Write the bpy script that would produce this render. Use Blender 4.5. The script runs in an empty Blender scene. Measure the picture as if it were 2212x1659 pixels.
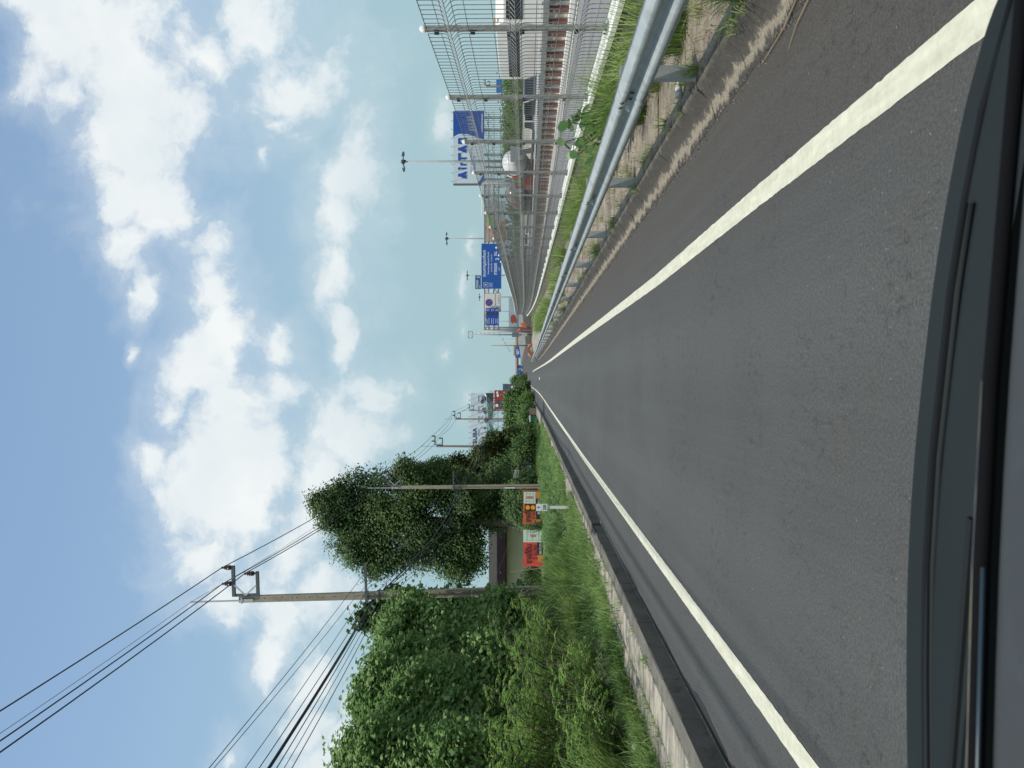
import bpy, bmesh, math, random
import numpy as np
from mathutils import Vector, Matrix

R = math.radians
rnd = random.Random(7)
rng = np.random.default_rng(7)
sc = bpy.context.scene
col = sc.collection

# ------------------------------------------------------------------ camera
CAM_H = 1.6
F_PX = 1789.0                      # focal length in photo pixels at a width of 2212
CX, CY = 829.5, 1106.0             # centre of the upright picture
YAW = math.atan((829.5 - 838.5) / F_PX)
PITCH = math.atan((1136.0 - 1106.0) / F_PX)
Fw = Vector((math.sin(YAW) * math.cos(PITCH), math.cos(YAW) * math.cos(PITCH), math.sin(PITCH)))
Rt = Vector((math.cos(YAW), -math.sin(YAW), 0))
Up = Rt.cross(Fw)
cam_d = bpy.data.cameras.new('camera')
cam = bpy.data.objects.new('camera', cam_d)
col.objects.link(cam)
cam_d.sensor_fit = 'HORIZONTAL'
cam_d.sensor_width = 36.0
cam_d.lens = 36.0 * F_PX / 2212.0
cam_d.clip_start = 0.05
cam_d.clip_end = 9000
X, Y, Z = -Up, Rt, -Fw             # the phone was held on its side: picture right is down
cam.matrix_world = Matrix(((X.x, Y.x, Z.x, 0), (X.y, Y.y, Z.y, 0), (X.z, Y.z, Z.z, CAM_H), (0, 0, 0, 1)))
cam_d.dof.use_dof = True
cam_d.dof.focus_distance = 16.0
cam_d.dof.aperture_fstop = 10.0
sc.camera = cam

# ------------------------------------------------------------------ light and exposure
SUN = Vector((-0.355, -0.26, 1.0)).normalized()
sun_d = bpy.data.lights.new('sun', 'SUN')
sun_d.energy = 4.2
sun_d.angle = R(0.53)
sun_d.color = (1.0, 0.95, 0.86)
sun_o = bpy.data.objects.new('sun', sun_d)
sun_o.rotation_euler = (-SUN).to_track_quat('-Z', 'Y').to_euler()
sun_o.location = SUN * 50
col.objects.link(sun_o)
sc.view_settings.view_transform = 'Standard'
sc.view_settings.look = 'None'
sc.view_settings.exposure = 0.0
sc.view_settings.gamma = 1.0
sc.view_settings.use_curve_mapping = False

world = bpy.data.worlds.new('World')
sc.world = world
world.use_nodes = True

def at(tx, ty, d):
    """photo pixel (as the picture lies, 2212 wide) at forward distance d -> world point"""
    u, v = 1659.0 - ty, tx
    r = Fw + Rt * ((u - CX) / F_PX) - Up * ((v - CY) / F_PX)
    return Vector((0, 0, CAM_H)) + r * (d / r.y)

def sky_ab(tx, ty):
    p = at(tx, ty, 1.0)
    return p.x, p.z - CAM_H

def build_world():
    nt = world.node_tree
    nt.nodes.clear()
    N, L = nt.nodes.new, nt.links.new
    out = N('ShaderNodeOutputWorld'); bg = N('ShaderNodeBackground')
    L(bg.outputs[0], out.inputs[0])
    sky = N('ShaderNodeTexSky'); sky.sky_type = 'NISHITA'; sky.sun_disc = False
    sky.sun_elevation = math.asin(SUN.z); sky.sun_rotation = math.atan2(SUN.x, SUN.y)
    sky.air_density = 1.0; sky.dust_density = 0.6; sky.ozone_density = 2.2
    tc = N('ShaderNodeTexCoord')
    def math_(op, a, b=None, c=None, clamp=False):
        n = N('ShaderNodeMath'); n.operation = op; n.use_clamp = clamp
        for i, v in enumerate((a, b, c)):
            if v is None: continue
            if isinstance(v, (int, float)): n.inputs[i].default_value = v
            else: L(v, n.inputs[i])
        return n.outputs[0]
    sep = N('ShaderNodeSeparateXYZ'); L(tc.outputs['Generated'], sep.inputs[0])
    yy = math_('MAXIMUM', sep.outputs[1], 0.04)
    a = math_('DIVIDE', sep.outputs[0], yy); b = math_('DIVIDE', sep.outputs[2], yy)
    com = N('ShaderNodeCombineXYZ'); L(a, com.inputs[0]); L(b, com.inputs[1])
    def noise(vec, scale, detail=8, rough=0.55, off=(0, 0, 0), lac=2.0):
        m = N('ShaderNodeVectorMath'); m.operation = 'ADD'; L(vec, m.inputs[0]); m.inputs[1].default_value = off
        n = N('ShaderNodeTexNoise'); n.inputs['Scale'].default_value = scale; n.inputs['Detail'].default_value = detail
        n.inputs['Roughness'].default_value = rough; n.inputs['Lacunarity'].default_value = lac
        L(m.outputs[0], n.inputs['Vector']); return n
    w = noise(com.outputs[0], 5.5, 6, 0.6)
    ws = N('ShaderNodeVectorMath'); ws.operation = 'SUBTRACT'; L(w.outputs['Color'], ws.inputs[0]); ws.inputs[1].default_value = (0.5, 0.5, 0.5)
    wm = N('ShaderNodeVectorMath'); wm.operation = 'SCALE'; L(ws.outputs[0], wm.inputs[0]); wm.inputs['Scale'].default_value = 0.12
    wa = N('ShaderNodeVectorMath'); wa.operation = 'ADD'; L(com.outputs[0], wa.inputs[0]); L(wm.outputs[0], wa.inputs[1])
    # cloud masses: (x, y, half size along x, half size along y, turn, strength) in photo pixels
    blobs = [
        (40, 20, 60, 50, 0, 1), (110, 120, 62, 80, 0, 1), (150, 195, 45, 40, 0, .9), (250, 60, 130, 100, 0, 1), (300, 190, 100, 110, 0, 1), (275, 320, 100, 95, 0, 1),
        (235, 410, 62, 70, 0, 1), (330, 400, 70, 100, 0, 1), (270, 540, 50, 60, 0, .95), (300, 640, 36, 42, 0, .8), (400, 250, 90, 100, 0, .8), (430, 110, 90, 100, 0, .75),
        (560, 60, 140, 100, 0, .8), (610, 190, 90, 90, 0, .92), (690, 130, 90, 90, 0, .65), (580, 255, 45, 40, 0, .8),
        (450, 520, 55, 60, 0, .75), (450, 620, 60, 80, 0, .9), (460, 730, 62, 80, 0, .95), (440, 820, 66, 60, 0, .9), (395, 900, 55, 50, -35, .9), (340, 980, 52, 42, -35, .85),
        (500, 880, 80, 80, 0, 1), (490, 990, 100, 90, 0, 1.05), (450, 1090, 95, 80, 0, 1.05), (410, 1200, 72, 70, 0, 1), (470, 1290, 62, 60, 0, .95), (480, 1350, 40, 32, 0, .8),
        (600, 745, 45, 42, 0, .85), (600, 820, 42, 60, 0, .75), (560, 1010, 70, 90, 0, .8), (530, 1120, 70, 80, 0, .8),
        (775, 310, 42, 60, 0, .95), (768, 400, 52, 66, 0, 1), (740, 500, 54, 66, 0, 1.05), (750, 590, 54, 66, 0, 1), (742, 690, 30, 56, 0, .95),
        (820, 870, 50, 60, 0, .75), (760, 950, 72, 70, 0, .95), (720, 1040, 62, 80, 0, .95), (690, 1140, 60, 70, 0, .9), (640, 1230, 60, 70, 0, 1), (620, 1330, 60, 70, 0, 1),
        (600, 1410, 52, 46, 0, 1), (690, 1300, 80, 80, 0, .9), (700, 1460, 70, 70, 0, .9), (680, 1570, 62, 70, 0, .95), (750, 1640, 110, 70, 0, .9), (800, 1500, 80, 80, 0, .75),
        (555, 340, 20, 26, 0, .55), (972, 265, 26, 36, 0, .85), (980, 625, 14, 32, 0, .7), (478, 1630, 30, 46, 0, .6), (1000, 545, 14, 28, 0, .5), (1000, 725, 12, 20, 0, .55),
        (1010, 875, 26, 36, 0, .75), (875, 850, 30, 40, 0, .5), (960, 770, 12, 22, 0, .4), (285, 770, 16, 26, 0, .5), (1045, 640, 20, 40, 0, .4)]
    cur = None
    for (tx, ty, sx, sy, ang, st) in blobs:
        ca, cb = sky_ab(tx, ty)
        ra, rb = sy / F_PX * 1.34, sx / F_PX * 1.3
        mp = N('ShaderNodeMapping'); mp.vector_type = 'TEXTURE'
        mp.inputs['Location'].default_value = (ca, cb, 0); mp.inputs['Rotation'].default_value = (0, 0, R(ang)); mp.inputs['Scale'].default_value = (ra, rb, 1)
        L(wa.outputs[0], mp.inputs['Vector'])
        ln = N('ShaderNodeVectorMath'); ln.operation = 'LENGTH'; L(mp.outputs[0], ln.inputs[0])
        s = math_('MULTIPLY_ADD', ln.outputs['Value'], -0.62 , 0.5 + 0.62 * st)
        if cur is None: cur = s
        else:
            n = N('ShaderNodeMath'); n.operation = 'SMOOTH_MAX'; L(cur, n.inputs[0]); L(s, n.inputs[1]); n.inputs[2].default_value = 0.12
            cur = n.outputs[0]
    # rest of the sky (sides and behind): the same kind of cloud cover from noise
    g = noise(tc.outputs['Generated'], 2.6, 10, 0.55, (3.1, 1.2, 0))
    gg = math_('MULTIPLY_ADD', g.outputs['Fac'], 3.2, -1.1)
    mr = N('ShaderNodeMapRange'); L(sep.outputs[1], mr.inputs['Value']); mr.inputs['From Min'].default_value = 0.45; mr.inputs['From Max'].default_value = 0.62
    mx = N('ShaderNodeMix'); mx.data_type = 'FLOAT'; L(mr.outputs[0], mx.inputs[0]); L(gg, mx.inputs[2]); L(cur, mx.inputs[3])
    shape = mx.outputs[0]
    f1 = noise(wa.outputs[0], 11, 12, 0.6, (5, 2, 1))
    f2 = noise(com.outputs[0], 4.2, 12, 0.55, (1, 7, 3))
    dn = math_('MULTIPLY_ADD', f1.outputs['Fac'], 2.0, -0.97)
    dn = math_('MULTIPLY_ADD', f2.outputs['Fac'], 0.8, math_('ADD', dn, -0.4))
    den = math_('ADD', shape, dn)
    edge = N('ShaderNodeMapRange'); edge.interpolation_type = 'SMOOTHSTEP'; L(den, edge.inputs['Value']); edge.inputs['From Min'].default_value = 0.32; edge.inputs['From Max'].default_value = 0.95
    thin = N('ShaderNodeMapRange'); thin.interpolation_type = 'SMOOTHSTEP'; L(den, thin.inputs['Value']); thin.inputs['From Min'].default_value = -0.2; thin.inputs['From Max'].default_value = 0.75; thin.inputs['To Max'].default_value = 0.28
    cov = math_('MAXIMUM', edge.outputs[0], thin.outputs[0])
    # low down the clouds drown in the haze
    hz = N('ShaderNodeMapRange'); hz.interpolation_type = 'SMOOTHSTEP'; L(sep.outputs[2], hz.inputs['Value']); hz.inputs['From Min'].default_value = 0.0; hz.inputs['From Max'].default_value = 0.34
    hz.inputs['To Min'].default_value = 0.45; hz.inputs['To Max'].default_value = 0.93
    cov = math_('MULTIPLY', cov, hz.outputs[0])
    up = math_('GREATER_THAN', sep.outputs[2], -0.02)
    cov = math_('MULTIPLY', cov, up)
    # cloud colour: bright tops, faintly grey thick middles
    shd = noise(wa.outputs[0], 9, 8, 0.5, (9, 9, 2))
    cr = N('ShaderNodeMapRange'); L(shd.outputs['Fac'], cr.inputs['Value']); cr.inputs['From Min'].default_value = 0.3; cr.inputs['From Max'].default_value = 0.65
    cm = N('ShaderNodeMix'); cm.data_type = 'RGBA'; L(cr.outputs[0], cm.inputs[0]); cm.inputs[6].default_value = (6.3, 6.8, 7.0, 1); cm.inputs[7].default_value = (7.4, 7.6, 7.5, 1)
    # haze veil towards the horizon
    vz = N('ShaderNodeMapRange'); vz.interpolation_type = 'SMOOTHERSTEP'; L(sep.outputs[2], vz.inputs['Value']); vz.inputs['From Min'].default_value = 0.0; vz.inputs['From Max'].default_value = 0.6
    vz.inputs['To Min'].default_value = 0.95; vz.inputs['To Max'].default_value = 0.32
    hm = N('ShaderNodeMix'); hm.data_type = 'RGBA'; L(vz.outputs[0], hm.inputs[0]); tint = N('ShaderNodeMix'); tint.data_type = 'RGBA'; tint.blend_type = 'MULTIPLY'; tint.inputs[0].default_value = 1.0; L(sky.outputs[0], tint.inputs[6]); tint.inputs[7].default_value = (1.40, 1.42, 1.52, 1); L(tint.outputs[2], hm.inputs[6]); hm.inputs[7].default_value = (2.9, 4.25, 4.55, 1)
    fm = N('ShaderNodeMix'); fm.data_type = 'RGBA'; L(cov, fm.inputs[0]); L(hm.outputs[2], fm.inputs[6]); L(cm.outputs[2], fm.inputs[7])
    L(fm.outputs[2], bg.inputs['Color'])
    bg.inputs['Strength'].default_value = 0.128
    try: world.cycles.sampling_method = 'MANUAL'; world.cycles.sample_map_resolution = 512
    except Exception: pass
build_world()

# ------------------------------------------------------------------ helpers
class MB:
    """collects shapes, builds ONE mesh object"""
    def __init__(s): s.v = []; s.f = []
    def add(s, vs, fs):
        o = len(s.v); s.v += [tuple(p) for p in vs]; s.f += [tuple(i + o for i in f) for f in fs]; return s
    def box(s, c, d, rz=0.0, m=None, taper=1.0):
        hx, hy, hz = d[0] / 2, d[1] / 2, d[2] / 2
        vs = []
        for z in (-1, 1):
            t = taper if z > 0 else 1.0
            for x, y in ((-1, -1), (1, -1), (1, 1), (-1, 1)):
                vs.append(Vector((x * hx * t, y * hy * t, z * hz)))
        if m is None: m = Matrix.Rotation(rz, 3, 'Z')
        vs = [m @ p + Vector(c) for p in vs]
        return s.add(vs, [(3, 2, 1, 0), (4, 5, 6, 7), (0, 1, 5, 4), (1, 2, 6, 5), (2, 3, 7, 6), (3, 0, 4, 7)])
    def bar(s, a, b, w, h=None, up=(0, 0, 1)):
        """box beam from a to b"""
        a, b = Vector(a), Vector(b); h = h or w
        d = (b - a); L = d.length
        if L < 1e-6: return s
        d.normalize(); u = Vector(up)
        if abs(d.dot(u)) > 0.99: u = Vector((0, 1, 0))
        sx = d.cross(u).normalized(); uz = sx.cross(d).normalized()
        m = Matrix((sx, d, uz)).transposed()
        return s.box((a + b) / 2, (w, L, h), m=m)
    def tube(s, pts, rad, n=6, cap=True):
        pts = [Vector(p) for p in pts]
        rads = rad if isinstance(rad, (list, tuple)) else [rad] * len(pts)
        vs, fs = [], []
        pu = None
        for i, p in enumerate(pts):
            d = (pts[min(i + 1, len(pts) - 1)] - pts[max(i - 1, 0)]).normalized()
            if pu is None:
                u = Vector((0, 0, 1)) if abs(d.z) < 0.9 else Vector((1, 0, 0))
            else: u = pu
            sx = d.cross(u)
            if sx.length < 1e-4: sx = d.cross(Vector((0, 1, 0)))
            sx.normalize(); uz = sx.cross(d).normalized(); pu = uz
            for k in range(n):
                a = 2 * math.pi * k / n
                vs.append(p + (sx * math.cos(a) + uz * math.sin(a)) * rads[i])
        for i in range(len(pts) - 1):
            for k in range(n):
                k2 = (k + 1) % n
                fs.append((i * n + k, i * n + k2, (i + 1) * n + k2, (i + 1) * n + k))
        if cap:
            fs.append(tuple(range(n - 1, -1, -1))); fs.append(tuple((len(pts) - 1) * n + k for k in range(n)))
        return s.add(vs, fs)
    def lathe(s, prof, n=16, c=(0, 0, 0), m=None):
        """prof: (r, z) pairs round the z axis"""
        vs, fs = [], []
        m = m or Matrix.Identity(3); c = Vector(c)
        for r, z in prof:
            for k in range(n):
                a = 2 * math.pi * k / n
                vs.append(m @ Vector((r * math.cos(a), r * math.sin(a), z)) + c)
        for i in range(len(prof) - 1):
            for k in range(n):
                k2 = (k + 1) % n
                fs.append((i * n + k, i * n + k2, (i + 1) * n + k2, (i + 1) * n + k))
        fs.append(tuple(range(n - 1, -1, -1))); fs.append(tuple((len(prof) - 1) * n + k for k in range(n)))
        return s.add(vs, fs)
    def prism(s, poly, axis, a, b):
        """polygon extruded along an axis from a to b; poly in the other two axes"""
        n = len(poly)
        def mk(p, t):
            if axis == 'x': return (t, p[0], p[1])
            if axis == 'y': return (p[0], t, p[1])
            return (p[0], p[1], t)
        vs = [mk(p, a) for p in poly] + [mk(p, b) for p in poly]
        fs = [tuple(range(n)), tuple(range(2 * n - 1, n - 1, -1))]
        for i in range(n):
            j = (i + 1) % n
            fs.append((i, i + n, j + n, j))
        return s.add(vs, fs)
    def mesh(s, name, mat, smooth=False):
        me = bpy.data.meshes.new(name)
        me.from_pydata(s.v, [], s.f)
        bm = bmesh.new(); bm.from_mesh(me)
        bmesh.ops.recalc_face_normals(bm, faces=bm.faces)
        bm.to_mesh(me); bm.free()
        if mat: me.materials.append(mat)
        if smooth:
            me.polygons.foreach_set('use_smooth', [True] * len(me.polygons))
        me.update(); return me
    def build(s, name, mat, parent=None, smooth=False, bevel=0, loc=None, rz=0):
        me = s.mesh(name, mat, smooth)
        o = bpy.data.objects.new(name, me); col.objects.link(o)
        if parent: o.parent = parent
        if loc is not None: o.location = loc
        if rz: o.rotation_euler = (0, 0, rz)
        if bevel:
            b = o.modifiers.new('bevel', 'BEVEL'); b.width = bevel; b.segments = 2; b.limit_method = 'ANGLE'
        return o

def tag(o, label=None, cat=None, group=None, kind=None):
    if label: o['label'] = label
    if cat: o['category'] = cat
    if group: o['group'] = group
    if kind: o['kind'] = kind
    return o

def root(name, label, cat, loc=(0, 0, 0), rz=0, group=None):
    o = bpy.data.objects.new(name, None); col.objects.link(o)
    o.location = loc; o.rotation_euler = (0, 0, rz); o.empty_display_size = 0.2
    return tag(o, label, cat, group)

def dup(o, parent=None, first=True):
    c = o.copy(); col.objects.link(c)
    if parent: c.parent = parent
    for ch in list(o.children): dup(ch, c, False)
    return c

def inst(src, parent, loc, rz=0, scale=None):
    c = src.copy(); col.objects.link(c); c.parent = parent; c.location = loc; c.rotation_euler = (0, 0, rz)
    if scale: c.scale = scale
    return c

def np_mesh(name, verts, faces_flat, nper, mat, parent=None, smooth=False):
    """verts (n,3); faces_flat (m*nper) -> object, fast"""
    me = bpy.data.meshes.new(name)
    nv = len(verts); nf = len(faces_flat) // nper
    me.vertices.add(nv); me.vertices.foreach_set('co', np.asarray(verts, dtype=np.float32).ravel())
    me.loops.add(nf * nper); me.loops.foreach_set('vertex_index', np.asarray(faces_flat, dtype=np.int32).ravel())
    me.polygons.add(nf)
    me.polygons.foreach_set('loop_start', np.arange(0, nf * nper, nper, dtype=np.int32))
    me.polygons.foreach_set('loop_total', np.full(nf, nper, dtype=np.int32))
    if smooth: me.polygons.foreach_set('use_smooth', np.ones(nf, dtype=bool))
    me.update(calc_edges=True)
    if mat: me.materials.append(mat)
    o = bpy.data.objects.new(name, me); col.objects.link(o)
    if parent: o.parent = parent
    return o

# ------------------------------------------------------------------ materials
MATS = {}
def M(name, c, rough=0.7, metal=0.0, c2=None, sc_=3.0, det=6, lo=0.35, hi=0.65, bump=0.0, bsc=40.0, stretch=None, c3=None, sc3=30.0, fac3=0.5, coat=0.0, world_pos=False, spec=0.5):
    if name in MATS: return MATS[name]
    m = bpy.data.materials.new(name); m.use_nodes = True
    nt = m.node_tree; b = nt.nodes['Principled BSDF']
    N, L = nt.nodes.new, nt.links.new
    b.inputs['Base Color'].default_value = (*c, 1); b.inputs['Roughness'].default_value = rough; b.inputs['Metallic'].default_value = metal
    b.inputs['Coat Weight'].default_value = coat; b.inputs['Specular IOR Level'].default_value = spec
    if world_pos:
        tc = N('ShaderNodeNewGeometry').outputs['Position']
    else:
        tc = N('ShaderNodeTexCoord').outputs['Object']
    if stretch:
        mp = N('ShaderNodeMapping'); mp.inputs['Scale'].default_value = stretch; L(tc, mp.inputs[0]); tcs = mp.outputs[0]
    else: tcs = tc
    last = None
    if c2:
        n = N('ShaderNodeTexNoise'); n.inputs['Scale'].default_value = sc_; n.inputs['Detail'].default_value = det; n.inputs['Roughness'].default_value = 0.65; L(tcs, n.inputs['Vector'])
        mr = N('ShaderNodeMapRange'); L(n.outputs['Fac'], mr.inputs['Value']); mr.inputs['From Min'].default_value = lo; mr.inputs['From Max'].default_value = hi
        mx = N('ShaderNodeMix'); mx.data_type = 'RGBA'; L(mr.outputs[0], mx.inputs[0]); mx.inputs[6].default_value = (*c, 1); mx.inputs[7].default_value = (*c2, 1)
        last = mx.outputs[2]
    if c3:
        n = N('ShaderNodeTexNoise'); n.inputs['Scale'].default_value = sc3; n.inputs['Detail'].default_value = 8; n.inputs['Roughness'].default_value = 0.7; L(tc, n.inputs['Vector'])
        mr = N('ShaderNodeMapRange'); L(n.outputs['Fac'], mr.inputs['Value']); mr.inputs['From Min'].default_value = 0.5; mr.inputs['From Max'].default_value = 0.72; mr.inputs['To Max'].default_value = fac3
        mx = N('ShaderNodeMix'); mx.data_type = 'RGBA'; L(mr.outputs[0], mx.inputs[0])
        if last: L(last, mx.inputs[6])
        else: mx.inputs[6].default_value = (*c, 1)
        mx.inputs[7].default_value = (*c3, 1); last = mx.outputs[2]
    if last: L(last, b.inputs['Base Color'])
    if bump:
        n = N('ShaderNodeTexNoise'); n.inputs['Scale'].default_value = bsc; n.inputs['Detail'].default_value = 6; L(tcs, n.inputs['Vector'])
        bp = N('ShaderNodeBump'); bp.inputs['Strength'].default_value = bump; bp.inputs['Distance'].default_value = 0.02; L(n.outputs['Fac'], bp.inputs['Height']); L(bp.outputs[0], b.inputs['Normal'])
    MATS[name] = m; return m

def leaf_mat(name, c, c2, trans=0.35, rough=0.5, patch=0.45):
    if name in MATS: return MATS[name]
    m = bpy.data.materials.new(name); m.use_nodes = True
    nt = m.node_tree; b = nt.nodes['Principled BSDF']; out = nt.nodes['Material Output']
    N, L = nt.nodes.new, nt.links.new
    g = N('ShaderNodeNewGeometry')
    n = N('ShaderNodeTexNoise'); n.inputs['Scale'].default_value = patch; n.inputs['Detail'].default_value = 4; L(g.outputs['Position'], n.inputs['Vector'])
    mr = N('ShaderNodeMapRange'); L(n.outputs['Fac'], mr.inputs['Value']); mr.inputs['From Min'].default_value = 0.35; mr.inputs['From Max'].default_value = 0.65
    ad = N('ShaderNodeMath'); ad.operation = 'MULTIPLY_ADD'; L(g.outputs['Random Per Island'], ad.inputs[0]); ad.inputs[1].default_value = 0.9; ad.inputs[2].default_value = -0.45
    ad2 = N('ShaderNodeMath'); ad2.operation = 'ADD'; ad2.use_clamp = True; L(ad.outputs[0], ad2.inputs[0]); L(mr.outputs[0], ad2.inputs[1])
    mx = N('ShaderNodeMix'); mx.data_type = 'RGBA'; L(ad2.outputs[0], mx.inputs[0]); mx.inputs[6].default_value = (*c, 1); mx.inputs[7].default_value = (*c2, 1)
    L(mx.outputs[2], b.inputs['Base Color']); b.inputs['Roughness'].default_value = rough; b.inputs['Specular IOR Level'].default_value = 0.2
    t = N('ShaderNodeBsdfTranslucent'); L(mx.outputs[2], t.inputs['Color'])
    ms = N('ShaderNodeMixShader'); ms.inputs[0].default_value = trans; L(b.outputs[0], ms.inputs[1]); L(t.outputs[0], ms.inputs[2]); L(ms.outputs[0], out.inputs['Surface'])
    MATS[name] = m; return m

concrete = M('concrete', (0.33, 0.30, 0.24), 0.9, c2=(0.23, 0.21, 0.165), sc_=1.6, c3=(0.07, 0.065, 0.05), sc3=9, fac3=0.75, bump=0.35, bsc=60, world_pos=True)
pole_conc = M('pole_concrete', (0.34, 0.30, 0.235), 0.9, c2=(0.24, 0.215, 0.17), sc_=1.3, c3=(0.13, 0.12, 0.1), sc3=7, fac3=0.6, bump=0.2, bsc=50, stretch=(4, 4, 0.6))
galv = M('galvanised_steel', (0.44, 0.47, 0.47), 0.5, 0.45, c2=(0.34, 0.37, 0.38), sc_=9, bump=0.03, bsc=30, c3=(0.25, 0.24, 0.2), sc3=20, fac3=0.3)
rail_mat = M('rail_galvanised', (0.40, 0.44, 0.43), 0.5, 0.25, c2=(0.31, 0.345, 0.34), sc_=5, bump=0.05, bsc=18, c3=(0.17, 0.165, 0.14), sc3=11, fac3=0.6, world_pos=True)
fence_steel = M('fence_steel', (0.20, 0.205, 0.19), 0.55, 0.3, c2=(0.15, 0.15, 0.14), sc_=5)
fence_post_m = M('fence_post_steel', (0.36, 0.36, 0.32), 0.55, 0.3, c2=(0.25, 0.25, 0.22), sc_=7, c3=(0.1, 0.1, 0.09), sc3=12, fac3=0.5)
dark_steel = M('dark_steel', (0.06, 0.075, 0.08), 0.55, 0.4, c2=(0.1, 0.11, 0.11), sc_=8)
black_cable = M('black_cable', (0.012, 0.013, 0.018), 0.6)
grey_cable = M('grey_cable', (0.07, 0.075, 0.085), 0.6)
insul = M('insulator_glaze', (0.035, 0.014, 0.012), 0.25)
white_paint = M('white_paint', (0.74, 0.74, 0.70), 0.6, c2=(0.6, 0.6, 0.55), sc_=4)
black_paint = M('black_paint', (0.012, 0.012, 0.014), 0.6)
rust = M('rust', (0.16, 0.08, 0.045), 0.9, c2=(0.09, 0.05, 0.035), sc_=8)
bark = M('bark', (0.12, 0.095, 0.07), 0.95, c2=(0.06, 0.05, 0.04), sc_=6, bump=0.5, bsc=30)
blue_sign = M('blue_sign', (0.008, 0.075, 0.30), 0.45, c2=(0.010, 0.085, 0.33), sc_=0.5)
sign_white = M('sign_white', (0.72, 0.76, 0.76), 0.5)
sign_red = M('sign_red', (0.45, 0.03, 0.03), 0.5)

def line_material():
    m = bpy.data.materials.new('road_paint'); m.use_nodes = True
    nt = m.node_tree; b = nt.nodes['Principled BSDF']; N, L = nt.nodes.new, nt.links.new
    g = N('ShaderNodeNewGeometry')
    n1 = N('ShaderNodeTexNoise'); n1.inputs['Scale'].default_value = 14; n1.inputs['Detail'].default_value = 8; n1.inputs['Roughness'].default_value = 0.7; L(g.outputs['Position'], n1.inputs['Vector'])
    mp = N('ShaderNodeMapping'); mp.inputs['Scale'].default_value = (3.0, 0.5, 1); L(g.outputs['Position'], mp.inputs[0])
    n2 = N('ShaderNodeTexNoise'); n2.inputs['Scale'].default_value = 6; n2.inputs['Detail'].default_value = 5; L(mp.outputs[0], n2.inputs['Vector'])
    mu = N('ShaderNodeMath'); mu.operation = 'ADD'; L(n1.outputs['Fac'], mu.inputs[0]); L(n2.outputs['Fac'], mu.inputs[1])
    mr = N('ShaderNodeMapRange'); L(mu.outputs[0], mr.inputs['Value']); mr.inputs['From Min'].default_value = 0.75; mr.inputs['From Max'].default_value = 1.25
    mx = N('ShaderNodeMix'); mx.data_type = 'RGBA'; L(mr.outputs[0], mx.inputs[0]); mx.inputs[6].default_value = (0.42, 0.42, 0.32, 1); mx.inputs[7].default_value = (0.56, 0.56, 0.44, 1)
    n3 = N('ShaderNodeTexNoise'); n3.inputs['Scale'].default_value = 45; n3.inputs['Detail'].default_value = 7; n3.inputs['Roughness'].default_value = 0.8; L(g.outputs['Position'], n3.inputs['Vector'])
    m3 = N('ShaderNodeMapRange'); L(n3.outputs['Fac'], m3.inputs['Value']); m3.inputs['From Min'].default_value = 0.60; m3.inputs['From Max'].default_value = 0.70; m3.inputs['To Max'].default_value = .75
    mx3 = N('ShaderNodeMix'); mx3.data_type = 'RGBA'; L(m3.outputs[0], mx3.inputs[0]); L(mx.outputs[2], mx3.inputs[6]); mx3.inputs[7].default_value = (.12, .12, .105, 1)
    L(mx3.outputs[2], b.inputs['Base Color']); b.inputs['Roughness'].default_value = 0.75
    bp = N('ShaderNodeBump'); bp.inputs['Strength'].default_value = 0.25; bp.inputs['Distance'].default_value = 0.01; L(n1.outputs['Fac'], bp.inputs['Height']); L(bp.outputs[0], b.inputs['Normal'])
    return m
paint = line_material()

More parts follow.
